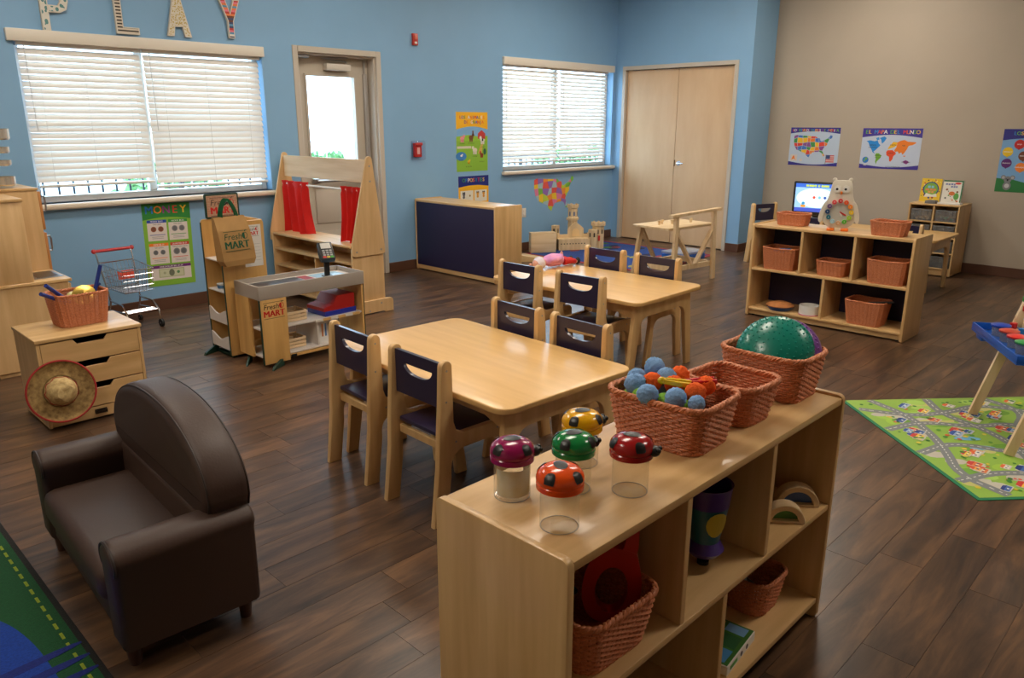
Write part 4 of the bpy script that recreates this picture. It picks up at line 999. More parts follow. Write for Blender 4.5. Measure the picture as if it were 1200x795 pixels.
for x, rr_, c, lb in ((2.03, .058, (70, 130, 50), 'smaller wooden arch block with a green window'), (2.155, .066, (50, 90, 160), 'larger wooden arch block with a blue window')):
    t = thing('arch_block', lb+' in the upper cubby', 'block', (x, .85 if rr_ < .06 else .87, .41), R(-52))
    ou = arc(0, 0, rr_, 0, 180, 14); inn = arc(0, 0, rr_-.018, 0, 180, 14)
    MB().prism(ou+inn[::-1], 'y', -.022, .022, .002, 1).obj('arch', pine_x, t)
    MB().prism(arc(0, 0, rr_-.018, 0, 180, 14), 'y', -.003, .003).obj('tinted_window', plastic(c), t)
    MB().box(-rr_+.018, rr_-.018, -.02, .02, 0, .006).obj('sill', pine_x, t)
fb = thing('frame_block', 'upright rectangular wooden frame block in the upper cubby', 'block', (2.11, .99, .41), R(-48))
MB().ring_plate([(-.035, 0), (.035, 0), (.035, .15), (-.035, .15)], [(-.022, .013), (.022, .013), (.022, .137), (-.022, .137)], 'y', -.02, .02).obj('frame', pine_x, fb, smooth=False)
MB().box(-.022, .022, -.002, .002, .013, .137).obj('clear_window', clear('tint_clear', (225, 220, 200)), fb)
pb = thing('puzzle_box', 'green and white boxed puzzle lying in the bottom cubby', 'box', (1.775, .90, .075), R(6))
mb = MB().box(-.10, .10, -.075, .075, 0, .032, .002, 1, m=paper)
mb.box(-.097, .097, -.072, .072, .032, .0326, m=mat('box_green', (60, 110, 40), .4))
for i, (x0, x1, y0, y1, c) in enumerate(((-.09, -.03, -.06, -.005, (70, 130, 180)), (-.09, -.03, .005, .06, (60, 90, 150)), (-.02, .04, -.06, .0, (40, 90, 50)), (-.02, .09, .01, .06, (150, 140, 60)), (.05, .09, -.06, 0, (110, 150, 190)))): mb.box(x0, x1, y0, y1, .0326, .0329, m=mat('box_p%d' % i, c, .4))
for x in (.0, .04): mb.cyl((x, -.0756, .016), .008, .001, 12, m=mat('box_badge', (60, 60, 90), .5), axis='y')
mb.box(-.08, -.03, -.0756, -.075, .01, .022, m=mat('box_word', (70, 150, 60), .5)); mb.obj('carton', None, pb, smooth=False)
pc = thing('paper_stack', 'loose papers and cards in the small wicker basket', 'papers', (2.05, .955, .09))
for i in range(6): MB().box(-.055, .055, -.04, .04, 0, .001).obj('sheet', paper if i % 2 else mat('card_grey', (120, 118, 110), .7), pc, (0, -.01+i*.006, .015+i*.006), (R(20+i*6), R(8-i*4), R(i*9)))
wt = thing('wooden_tray', 'wooden semicircle tray in the lower cubby under the red tool', 'tray', (1.30, .92, .075), R(10))
MB().prism(arc(0, 0, .12, 0, 180, 16), 'z', 0, .012, .002, 1).obj('tray_base', pine_x, wt); MB().prism(arc(0, 0, .12, 0, 180, 16)+arc(0, 0, .11, 180, 0, 16), 'z', .012, .03).obj('tray_rim', pine_x, wt)
for i, (dx, dy) in enumerate(((-.03, .04), (.03, .05), (0, .085))):
    s = thing('play_stone', 'glossy dark blue play stone in the wooden tray', 'stone', (1.30+dx, .92+dy, .087), R(40*i), 'dark blue play stones'); MB().ell((0, 0, .012), .022, .016, .012, 12, 8).obj('stone', plastic((20, 34, 92), .15), s)

# ================================================================== ON THE FAR SHELF
owl = thing('owl_clock', 'cream owl shaped toy clock with coloured hour pegs and orange feet', 'toy clock', (5.95, 2.325, ZT), R(-68))
crm = mat('owl_cream', (216, 208, 192), .45); crm2 = mat('owl_belly', (190, 186, 176), .5)
half = [(0, .025), (.05, .02), (.085, .035), (.118, .075), (.13, .12), (.12, .17), (.102, .215), (.088, .255), (.078, .30), (.074, .34), (.066, .372), (.05, .385), (.03, .38), (0, .382)]
prof = [(x, z) for x, z in half]+[(-x, z) for x, z in half[::-1][1:-1]]
MB().prism(smooth_pts(prof, 1), 'y', -.012, .012, .004, 2).obj('body', crm, owl)
for s in (-1, 1):
    MB().prism(smooth_pts([(s*.085, .235), (s*.115, .21), (s*.140, .14), (s*.148, .08), (s*.135, .055), (s*.115, .07), (s*.105, .12)], 2), 'y', -.018, .016, .003, 1).obj('wing', crm, owl)
    MB().ell((s*.056, 0, .385), .016, .012, .016, 12, 8).obj('ear', crm, owl)
    e = MB().cyl((s*.03, -.014, .315), .029, .006, 24, axis='y', M=T3((0, -.004, 0))).obj('eye_ring', white_p, owl)
    MB().cyl((s*.03, -.022, .315), .020, .003, 20, axis='y').obj('eye_white', paper, e); MB().cyl((s*.03-.004, -.024, .316), .009, .003, 14, axis='y').obj('pupil', black_p, e)
    MB().box(s*.05-.028, s*.05+.028, -.04, .03, 0, .022, .009, 3).obj('foot', plastic((240, 120, 30)), owl)
MB().prism(arc(0, .14, .082, 0, 360, 28)[:-1], 'y', -.0145, -.012).obj('belly', crm2, owl)
MB().ell((0, -.018, .288), .009, .01, .013, 10, 8).obj('beak', plastic((240, 130, 30)), owl)
pc_ = [(206, 40, 44), (230, 90, 40), (240, 140, 40), (240, 200, 40), (160, 200, 50), (90, 180, 60), (206, 160, 120), (160, 200, 214), (20, 110, 130), (24, 70, 120), (96, 62, 130), (220, 60, 70)]
for i in range(12):
    a = R(90-30*i); x, z = .084*math.cos(a), .145+.084*math.sin(a)
    p = MB().cyl((x, -.034, z), .0165, .022, 18, axis='y').obj('hour_peg', plastic(pc_[i]), owl)
    mb = MB().text(str(i if i else 12), .016, T3((x, -.0345, z)), paper, .02); mb.obj('numeral', None, p, smooth=False)
for a, l, c in ((150, .04, white_p), (118, .055, plastic((206, 50, 44)))):
    MB().box(-.006, .006, -.02, -.015, 0, l, .002, m=c, M=T3((0, 0, .145)) @ Matrix.Rotation(R(a), 4, 'Y')).obj('clock_hand', c, owl)
pie = thing('toy_pie', 'baked pie toy in a blue dish in the bottom cubby', 'toy food', (5.93, 2.71, .075)); pie.scale = (1.12, 1.12, 1.12)
MB().lathe([(0, 0), (.075, 0), (.092, .02), (.098, .03), (.09, .028), (0, .01)], 32).obj('dish', plastic((24, 70, 130)), pie)
MB().lathe([(0, .03), (.097, .03), (.10, .036), (.085, .046), (.05, .058), (0, .062)], 32).obj('crust', mat('pie_crust', (196, 126, 70), .7, var=.3, vscale=25), pie)
tin = thing('round_tin', 'white round tin with a pink edge in the bottom cubby', 'tin', (5.93, 2.465, .075))
MB().lathe([(0, .004), (.076, .004), (.078, .004), (.078, .078), (.074, .078), (.074, .008), (0, .008)], 32).obj('wall', paper, tin)
MB().tube([(.078*math.cos(a), .078*math.sin(a), .005) for a in [2*PI*i/40 for i in range(40)]], .0035, 6, True).obj('pink_edge', plastic((220, 110, 150)), tin)
mb = MB()
for i in range(22):
    a = R(-90+(i-11)*6); mb.box(-.004, .004, -.001, .001, .066, .078, m=black_p, M=T3((.0755*math.cos(a+PI/2), .0755*math.sin(a+PI/2), 0)) @ Matrix.Rotation(a+PI, 4, 'Z'))
mb.obj('scallop_print', black_p, tin, smooth=False)
tp = thing('toy_pieces', 'blue and yellow plastic pieces heaped in a cubby basket', 'toy', (5.97, 2.73, .52))
for i, (x, y, c) in enumerate(((-.03, .03, (30, 110, 190)), (.02, -.01, (30, 110, 190)), (-.05, -.02, (30, 110, 190)), (0, .05, (30, 110, 190)), (-.02, -.07, (230, 200, 40)))): MB().box(-.045, .045, -.014, .014, 0, .02, .004).obj('piece', plastic(c), tp, (x, y, .025+.008*(i % 3)), (R(12*i), R(20-9*i), R(50*i)))
wn = thing('toy_wand', 'dark grey plastic stick resting in the bottom cubby basket', 'toy', (5.93, 1.97, .245), 0, None, (R(-8), 0, R(10))); MB().box(-.01, .01, -.11, .05, 0, .014, .004).obj('shaft', black_p, wn); MB().ell((0, -.115, .007), .014, .02, .009).obj('tip', black_p, wn)
pk = thing('toy_disc', 'dark blue plastic disc in the low middle basket', 'toy', (5.98, 2.30, .485)); MB().cyl((0, 0, 0), .05, .012, 20).obj('disc', plastic((30, 34, 70)), pk); MB().cyl((0, 0, .012), .01, .01, 12).obj('knob', plastic((30, 34, 70)), pk)

# brass and blue toys on the drawer cabinet basket
brass = mat('brass_tint', (214, 178, 84), .3, metal=.8)
for i, (x, y, z, rx, ry, lb) in enumerate(((1.25, 4.56, .632, 20, 10, 'round brass play cymbal lying flat in the toy basket'), (1.265, 4.525, .645, 45, -25, 'round brass play cymbal tipped up in the toy basket'))):
    t = thing('cymbal', lb, 'toy cymbal', (x, y, z), 0, None, (R(rx), R(ry), 0)); MB().lathe([(0, .016), (.012, .014), (.02, .006), (.06, 0), (.06, -.002), (.02, .004), (0, .012)], 28).obj('plate', brass, t); MB().ell((0, 0, .02), .006, .006, .008, 10, 6).obj('grip', brass, t)
bs_ = plastic((24, 52, 140))
for p0, p1, lb in (((1.17, 4.53, .615), (1.035, 4.42, .70), 'blue rhythm stick leaning over the basket rim toward the toy kitchen, lower'), ((1.19, 4.53, .615), (1.07, 4.45, .735), 'blue rhythm stick leaning over the basket rim toward the toy kitchen, upper'), ((1.315, 4.56, .60), (1.385, 4.58, .785), 'blue rhythm stick with side peg rising from the basket')):
    v = Vector(p1)-Vector(p0); t = thing('rhythm_stick', lb, 'toy', p0); MB().tube([(0, 0, 0), tuple(v*.5), tuple(v)], .0105, 10).obj('stick', bs_, t)
    q = v*.4; MB().tube([tuple(q), tuple(q+Vector((-.02 if 'peg' not in lb else .025, 0, .012)))], .007, 8).obj('peg', bs_, t)

# ================================================================== COMPUTER, DRAWER TOWER, BOOKS
mo = thing('monitor', 'black computer monitor lit with a blue game screen', 'monitor', (7.98, 3.37, .54), R(-82))
part('foot', mo, black_p, -.12, .12, -.08, .10, 0, .016, .006); part('neck', mo, black_p, -.03, .03, .02, .045, .016, .12)
cs = MB().box(-.24, .24, -.02, .03, .085, .435, .012, 2).obj('casing', black_p, mo)
scr = MB(); em = lambda n, c, e=1.: mat(n, c, .3, emit=e)
scr.flat([(-.215, .125), (.215, .125), (.215, .415), (-.215, .415)], -.0205, em('screen_blue', (150, 196, 236), .9))
scr.flat([(-.215, .125), (.215, .125), (.215, .165), (-.215, .165)], -.0208, em('screen_violet', (70, 90, 200), .8)); scr.flat([(-.215, .375), (.215, .375), (.215, .415), (-.215, .415)], -.0208, em('screen_top', (60, 110, 220), .8))
scr.flat(arc(0, .27, .20, 0, 360, 28, .10)[:-1], -.0207, em('screen_glow', (214, 236, 250), .9))
for i, (a_, b_) in enumerate(((-.11, -.085), (-.08, -.03), (-.026, -.005), (.01, .028), (.042, .068), (.072, .12))): scr.flat([(a_, .384), (b_, .384), (b_, .404), (a_, .404)], -.0212, em('screen_word', (190, 220, 90), .9))
for i, c in enumerate(((230, 80, 60), (120, 190, 220), (60, 90, 170), (200, 130, 50))): scr.flat(arc(-.02+.055*i, .275, .015, 0, 360, 10)[:-1], -.0212, em('icon%d' % i, c, .8))
scr.flat([(-.15, .17), (-.10, .17), (-.10, .195), (-.15, .195)], -.0212, em('icon_o', (240, 150, 40), .8)); scr.flat(arc(-.125, .21, .018, 0, 360, 10)[:-1], -.0213, em('icon_b', (60, 150, 210), .8))
scr.obj('screen', None, mo, smooth=False)
kb = thing('keyboard', 'blue and white papers beside the monitor on the computer table', 'papers', (7.72, 2.95, .54), R(5)); MB().box(-.10, .10, -.14, .14, 0, .008, .002).obj('booklet', mat('booklet_blue', (130, 160, 200), .5), kb); MB().box(-.09, .09, -.10, .12, .008, .014).obj('sheet', paper, kb)
dt = thing('drawer_tower', 'maple tower of clear plastic drawers against the tan wall', 'drawer unit', (9.03, 2.475, 0), -PI/2)
w, d, H = .245, .205, .75
for x in (-w, -.008, w-.016): part('upright', dt, maple_z, x, x+.016, -d, d, .012, H-.016)
MB().box(-w-.002, w+.002, -d-.002, d, H-.016, H, .003).obj('top', maple_x, dt); part('back_panel', dt, maple_x, -w+.016, w-.016, d-.01, d, .05, H-.016, 0); part('plinth', dt, maple_x, -w+.016, w-.016, -d+.01, -d+.025, .01, .075)
tray_m = clear('tray_plastic', (232, 232, 232), haze=.12, rough=.15)
for c_, x0 in enumerate((-w+.016, .008)):
    x1 = x0+w-.024+.0
    for r_ in range(4):
        z0 = .085+r_*.1615; part('shelf', dt, maple_x, x0, x1, -d+.002, d-.01, z0-.01, z0+.004)
        tr = MB().box(x0+.012, x1-.012, -d+.004, -d+.008, z0+.008, z0+.118, .002).box(x0+.012, x0+.016, -d+.008, d-.05, z0+.008, z0+.118).box(x1-.016, x1-.012, -d+.008, d-.05, z0+.008, z0+.118).box(x0+.012, x1-.012, -d+.008, d-.05, z0+.006, z0+.010).obj('drawer', tray_m, dt)
        MB().box(x0+.006, x1-.006, -d-.004, -d+.02, z0+.112, z0+.124, .002).box(x0+.04, x0+.05, -d+.0, -d+.004, z0+.07, z0+.112).box(x1-.05, x1-.04, -d+.0, -d+.004, z0+.07, z0+.112).obj('lip', tray_m, tr)
for (cx, cz, c, nm, nn) in ((-.12, 3, (206, 160, 90), 'tan wooden pieces in the top clear drawer', 16), (.12, 3, (90, 160, 100), 'green and white markers in the top clear drawer', 6), (.12, 2, (160, 130, 100), 'tan pieces in the second clear drawer', 6), (.12, 1, (140, 60, 50), 'red pieces in the third clear drawer', 5)):
    t = thing('drawer_contents', nm, 'toy pieces', (9.03+-.06, 2.475-cx, .085+cz*.1615+.012), 0); rr = random.Random(nn)
    for i in range(nn): MB().box(-.025, .025, -.008, .008, 0, .014, .002).obj('piece', plastic(c, .5) if i % 3 else plastic(tuple(min(255, v+40) for v in c), .5), t, (rr.uniform(-.08, .03), rr.uniform(-.06, .06), rr.choice((0, .012, .02))), (rr.uniform(-.3, .3), rr.uniform(-.3, .3), rr.uniform(0, 3)))
def book(y, wd, hh, label, art_f):
    t = thing('picture_book', label, 'book', (9.085, y, .75), -PI/2, None); b = MB().box(-wd/2, wd/2, .004, .024, 0, hh, .001, 1, m=paper).obj('pages', None, t, (0, 0, 0), (R(-6), 0, 0))
    a = MB(); art_f(a, wd, hh); a.obj('cover', None, t, (0, 0, 0), (R(-6), 0, 0), smooth=False); return t
pm_ = lambda c: mat('print_%02x%02x%02x' % c, c, .55)
def cov1(a, w, h):
    a.box(-w/2, w/2, 0, .004, 0, h, m=pm_((226, 188, 40))); rr = random.Random(5)
    for i in range(46):
        x, z = rr.uniform(-w/2+.012, w/2-.012), rr.uniform(.012, h-.012); a.flat(arc(x, z, rr.uniform(.004, .011), 0, 360, 7)[:-1], -.0005, pm_(rr.choice(((40, 70, 140), (200, 60, 50), (240, 220, 120), (70, 130, 70), (230, 130, 60), (90, 60, 40)))))
    a.flat(arc(0, h*.54, .078, 0, 360, 28)[:-1], -.001, pm_((36, 70, 130))); a.flat(arc(0, h*.54, .067, 0, 360, 28)[:-1], -.0014, pm_((120, 170, 60)))
    for x, z, q, hh_, c in ((-.018, .64, .013, .012, (130, 190, 220)), (.016, .64, .012, .012, (130, 190, 220)), (-.034, .52, .018, .010, (226, 130, 80)), (.005, .52, .012, .010, (226, 130, 80)), (.036, .52, .014, .010, (226, 130, 80)), (-.012, .42, .014, .010, (220, 150, 90)), (.02, .42, .012, .010, (220, 150, 90))): a.flat([(x-q, h*z-hh_), (x+q, h*z-hh_), (x+q, h*z+hh_), (x-q, h*z+hh_)], -.002, pm_(c))
    a.flat([(-.06, .05), (.07, .055), (.06, .09), (.02, .075), (-.04, .09)], -.002, pm_((230, 226, 215)))
def cov2(a, w, h):
    a.box(-w/2, w/2, 0, .004, 0, h, m=pm_((226, 224, 214))); a.flat([(-w/2, h-.014), (w/2, h-.014), (w/2, h), (-w/2, h)], -.0005, pm_((46, 110, 70))); a.flat([(w/2-.012, 0), (w/2, 0), (w/2, h), (w/2-.012, h)], -.0006, pm_((46, 110, 70)))
    for x, z, q in ((-.062, .83, .010), (-.038, .82, .009), (-.012, .83, .011), (.012, .82, .008), (-.01, .72, .010), (.014, .72, .009), (.036, .72, .008)): a.flat([(x-q, h*z-.009), (x+q, h*z-.009), (x+q, h*z+.009), (x-q, h*z+.009)], -.001, pm_((120, 130, 180)))
    a.flat(arc(w/2-.05, h-.03, .03, 0, 360, 14, .011)[:-1], -.001, pm_((206, 60, 50)))
    rr = random.Random(9)
    for i in range(20): a.flat(arc(rr.uniform(-w/2+.02, w/2-.03), rr.uniform(.02, h*.62), rr.uniform(.004, .012), 0, 360, 6)[:-1], -.001, pm_(rr.choice(((60, 60, 60), (210, 110, 50), (90, 150, 70), (130, 90, 60)))))
    a.flat(arc(0, h*.42, .03, 0, 360, 12, .022)[:-1], -.0012, pm_((200, 110, 50))); a.flat(arc(.045, h*.3, .026, 0, 360, 12, .036)[:-1], -.0012, pm_((90, 160, 70)))
book(2.61, .20, .245, 'yellow picture book with a round green title badge on the drawer tower', cov1); book(2.40, .19, .235, 'white picture book with animal pictures on the drawer tower', cov2)
for x, y, c, wd, lb in ((8.90, 2.53, (110, 112, 112), .10, 'grey folded card lying in front of the books'), (8.93, 2.36, (222, 222, 220), .22, 'white stapled papers lying in front of the books')):
    t = thing('paper_pad', lb, 'papers', (x, y, .75)); MB().box(-.05, .05, -wd/2, wd/2, 0, .016 if wd > .15 else .03, .003).obj('pad', mat('pad_%d' % c[0], c, .6), t); MB().box(-.045, .045, -wd/2+.01, wd/2-.01, .016 if wd > .15 else .03, .018 if wd > .15 else .033, .0).obj('top_sheet', paper if wd > .15 else mat('pad_%d' % c[0], c, .6), t)

# ================================================================== POSTERS AND WALL THINGS
class Art:
    def __init__(s, w, h): s.w, s.h, s.mb = w, h, MB()
    def y(s, L): return -.0015-.0004*L
    def poly(s, pts, c, L=1): s.mb.flat(pts, s.y(L), pm_(c)); return s
    def rect(s, x0, z0, x1, z1, c, L=1): return s.poly([(x0, z0), (x1, z0), (x1, z1), (x0, z1)], c, L)
    def disc(s, x, z, r_, c, L=1, rz=None, n=18): return s.poly(arc(x, z, r_, 0, 360, n, rz)[:-1], c, L)
    def word(s, t, x, z, size, cols, L=3, bold=.02, adv=.66):
        if isinstance(cols, tuple): s.mb.text(t, size, T3((x, s.y(L), z)), pm_(cols), bold)
        else:
            n = len(t); k = 0
            for i, ch in enumerate(t):
                if ch == ' ': continue
                s.mb.text(ch, size, T3((x+(i-(n-1)/2)*size*adv, s.y(L), z)), pm_(cols[k % len(cols)]), bold); k += 1
        return s
def poster(label, cx, cz, w, h, draw, wall='A', tilt=0.):
    loc = (cx, YA-.0004, cz) if wall == 'A' else (XT-.0004, cx, cz)
    t = thing('wall_poster', label, 'poster', loc, 0, None, (0, tilt, 0 if wall == 'A' else -PI/2))
    MB().box(-w/2, w/2, -.0012, 0, -h/2, h/2).obj('sheet', paper, t, smooth=False)
    a = Art(w, h); draw(a, w, h); a.mb.obj('print', None, t, smooth=False); return t
def clip_poly(sub, clipq):
    out = sub
    n = len(clipq)
    for i in range(n):
        a, b = clipq[i], clipq[(i+1) % n]; inp = out; out = []
        if not inp: break
        side = lambda p: (b[0]-a[0])*(p[1]-a[1])-(b[1]-a[1])*(p[0]-a[0])
        for j in range(len(inp)):
            p, q = inp[j-1], inp[j]; sp_, sq = side(p), side(q)
            if (sp_ >= 0) != (sq >= 0):
                t = sp_/(sp_-sq); out.append((p[0]+(q[0]-p[0])*t, p[1]+(q[1]-p[1])*t))
            if sq >= 0: out.append(q)
    return out
USA = [(0, .93), (.06, .97), (.30, .94), (.56, .92), (.60, .86), (.66, .84), (.68, .74), (.72, .72), (.76, .76), (.82, .80), (.88, .88), (.92, .98), (.97, .95), (.96, .86), (.90, .78), (.86, .68), (.86, .58), (.80, .46), (.76, .36), (.80, .20), (.82, .10), (.78, .08), (.74, .22), (.68, .28), (.58, .26), (.50, .24), (.44, .10), (.42, .02), (.36, .10), (.30, .22), (.24, .24), (.16, .30), (.09, .34), (.03, .50), (0, .70)]
SC = [(226, 66, 50), (240, 190, 40), (70, 150, 80), (70, 120, 200), (140, 80, 150), (236, 130, 50)]
def usa(a, x0, z0, w, h, cols, L=2, gap=.004, seed=4):
    rr = random.Random(seed); nx, nz = 9, 6; G = {}
    for i in range(nx+1):
        for j in range(nz+1): G[i, j] = (i/nx+(rr.uniform(-.03, .03) if 0 < i < nx else 0), j/nz+(rr.uniform(-.045, .045) if 0 < j < nz else 0))
    k = 0
    for i in range(nx):
        for j in range(nz):
            q = [G[i, j], G[i+1, j], G[i+1, j+1], G[i, j+1]]; m_ = (sum(p[0] for p in q)/4, sum(p[1] for p in q)/4)
            q = [(m_[0]+(p[0]-m_[0])*(1-gap*18), m_[1]+(p[1]-m_[1])*(1-gap*18)) for p in q]
            c = clip_poly(USA, q)
            if len(c) > 2:
                ar = abs(sum(c[t][0]*c[(t+1) % len(c)][1]-c[(t+1) % len(c)][0]*c[t][1] for t in range(len(c))))/2
                if ar > .0012: a.poly([(x0+p[0]*w, z0+p[1]*h) for p in c], cols[(i*5+j*2+rr.randint(0, 1)) % len(cols)], L)
def arch_band(a, w, h, c, z0, sag, top=True, L=1):
    if top: pts = [(-w/2, h/2), (-w/2, z0-sag)]+[(-w/2+w*i/14, z0-sag+sag*math.sin(PI*i/14)) for i in range(1, 14)]+[(w/2, z0-sag), (w/2, h/2)]
    else: pts = [(-w/2, -h/2), (-w/2, z0+sag)]+[(-w/2+w*i/14, z0+sag-sag*math.sin(PI*i/14)) for i in range(1, 14)]+[(w/2, z0+sag), (w/2, -h/2)]
    a.poly(pts, c, L)
def d_us(a, w, h):
    a.rect(-w/2, -h/2, w/2, h/2, (190, 206, 226), 1); arch_band(a, w, h, (52, 46, 140), h*.40, h*.06, True, 2); arch_band(a, w, h, (52, 46, 140), -h*.47, h*.07, False, 2)
    a.word('LOS ESTADOS UNIDOS DE AMERICA', 0, h*.425, h*.10, [(220, 60, 50), (235, 235, 235), (140, 70, 150), (110, 180, 70), (60, 140, 210), (230, 120, 50), (236, 200, 60)], 4, .03, .43)
    usa(a, -w*.42, -h*.30, w*.80, h*.62, SC, 3)
    a.rect(-w*.46, -h*.39, -w*.32, -h*.22, (216, 206, 200), 3); a.poly([(-w*.44, -h*.36), (-w*.41, -h*.25), (-w*.38, -h*.25), (-w*.37, -h*.32), (-w*.33, -h*.37), (-w*.39, -h*.33)], (236, 130, 50), 4); a.disc(-w*.24, -h*.36, w*.03, (216, 206, 200), 4)
    for i in range(7): a.rect(w*.27, -h*(.40-.027*i), w*.43, -h*(.373-.027*i), (206, 90, 90) if i % 2 == 0 else (220, 190, 186), 4)
    a.rect(w*.27, -h*.31, w*.35, -h*.21, (60, 70, 120), 5); a.rect(w*.262, -h*.46, w*.27, -h*.20, (120, 100, 80), 5)
def d_world(a, w, h):
    a.rect(-w/2, -h/2, w/2, h/2, (196, 208, 228), 1); arch_band(a, w, h, (66, 52, 150), h*.34, h*.07, True, 2); arch_band(a, w, h, (66, 52, 150), -h*.46, h*.07, False, 2)
    cc = [(90, 170, 70), (240, 190, 60), (60, 140, 210), (220, 60, 60), (240, 130, 50), (235, 235, 235)]
    a.word('EL MAPA DEL MUNDO', 0, h*.405, h*.135, cc, 4, .035, .57)
    P = lambda L_: [(-w/2+x*w, h/2-z*h) for x, z in L_]
    a.poly(P([(.08, .32), (.14, .30), (.22, .32), (.27, .30), (.30, .38), (.33, .42), (.28, .50), (.24, .56), (.22, .58), (.26, .64), (.21, .60), (.18, .52), (.14, .44), (.12, .36)]), (40, 140, 220), 3); a.poly(P([(.30, .24), (.38, .20), (.42, .24), (.39, .32), (.35, .38), (.33, .28)]), (40, 140, 220), 3); a.poly(P([(.24, .24), (.29, .22), (.30, .28), (.26, .30)]), (60, 150, 224), 3)
    a.poly(P([(.27, .62), (.32, .62), (.37, .68), (.34, .76), (.30, .82), (.29, .90), (.27, .82), (.28, .74), (.26, .68)]), (120, 180, 50), 3)
    a.poly(P([(.47, .46), (.46, .52), (.49, .50), (.52, .48), (.56, .46), (.60, .42), (.61, .34), (.54, .33), (.50, .40)]), (244, 190, 40), 3)
    a.poly(P([(.44, .58), (.46, .54), (.54, .53), (.59, .58), (.61, .62), (.57, .68), (.56, .76), (.53, .82), (.51, .80), (.50, .70), (.45, .66)]), (230, 80, 40), 3)
    a.poly(P([(.61, .34), (.66, .30), (.72, .28), (.78, .32), (.90, .33), (.92, .35), (.86, .40), (.80, .42), (.78, .50), (.75, .58), (.72, .64), (.69, .58), (.66, .62), (.63, .56), (.59, .58), (.57, .54), (.60, .46)]), (240, 130, 40), 3)
    a.poly(P([(.74, .80), (.78, .77), (.82, .79), (.84, .82), (.80, .87), (.75, .84)]), (140, 60, 140), 3); a.poly(P([(.72, .67), (.77, .66), (.76, .69)]), (240, 130, 40), 3)
    for t, x, z in (('AMERICA', .20, .42), ('DEL NORTE', .20, .475), ('EUROPA', .545, .41), ('ASIA', .72, .42), ('AFRICA', .52, .61), ('AMERICA', .31, .67), ('DEL SUR', .31, .73), ('AUSTRALIA', .79, .82), ('LOS CONTINENTES', .58, .945)): a.word(t, -w/2+x*w, h/2-z*h, h*.04, (50, 50, 60), 5, .01)
    a.disc(-w*.40, -h*.29, w*.055, (40, 120, 200), 4); a.disc(-w*.39, -h*.26, w*.022, (110, 170, 60), 5); a.disc(-w*.42, -h*.31, w*.016, (110, 170, 60), 5); a.disc(-w*.40, -h*.42, w*.03, (200, 196, 190), 4, h*.012)
def d_col(a, w, h):
    a.rect(-w/2, -h/2, w/2, h/2, (120, 168, 214), 1); arch_band(a, w, h, (44, 44, 130), h*.36, h*.04, True, 2)
    a.poly([(-w/2, -h/2), (w/2, -h/2), (w/2, -h*.40), (w*.1, -h*.36), (-w*.2, -h*.30), (-w/2, -h*.28)], (40, 120, 60), 2)
    cc = [(60, 140, 210), (110, 180, 70), (240, 190, 50), (220, 60, 60), (240, 130, 50), (150, 80, 160)]
    a.word('LOS COLORES', 0, h*.43, h*.08, cc, 4, .035, .62)
    for i, (x, z, c, t) in enumerate(((-.20, .26, (196, 34, 30), 'ROJO'), (.20, .26, (40, 90, 180), 'AZUL'), (-.38, .14, (236, 196, 30), 'AMARILLO'), (-.10, .08, (120, 66, 40), 'MARRON'), (-.37, -.04, (90, 30, 110), 'MORADO'), (-.12, -.10, (238, 130, 40), 'ANARANJADO'), (.2, .06, (60, 150, 70), 'VERDE'), (.36, .16, (230, 120, 160), 'ROSADO'), (.34, -.06, (40, 40, 44), 'NEGRO'))):
        a.disc(x*w, z*h, h*.075, c, 3); a.poly([(x*w-.012, z*h-h*.07), (x*w+.012, z*h-h*.07), (x*w, z*h-h*.09)], c, 3); a.word(t, x*w, z*h, h*.026, (236, 236, 236), 5, .02)
    g = (128, 130, 134)   # grey koala
    a.disc(-w*.30, -h*.40, h*.06, g, 4, h*.07); a.disc(-w*.30, -h*.30, h*.055, g, 5)
    for s in (-1, 1): a.disc(-w*.30+s*h*.065, -h*.265, h*.036, g, 4); a.disc(-w*.30+s*h*.065, -h*.268, h*.022, (176, 178, 182), 5); a.disc(-w*.30+s*h*.022, -h*.29, h*.008, (30, 30, 30), 6)
    a.disc(-w*.30, -h*.305, h*.013, (40, 40, 44), 6, h*.02); a.disc(-w*.30, -h*.40, h*.035, (200, 200, 204), 5)
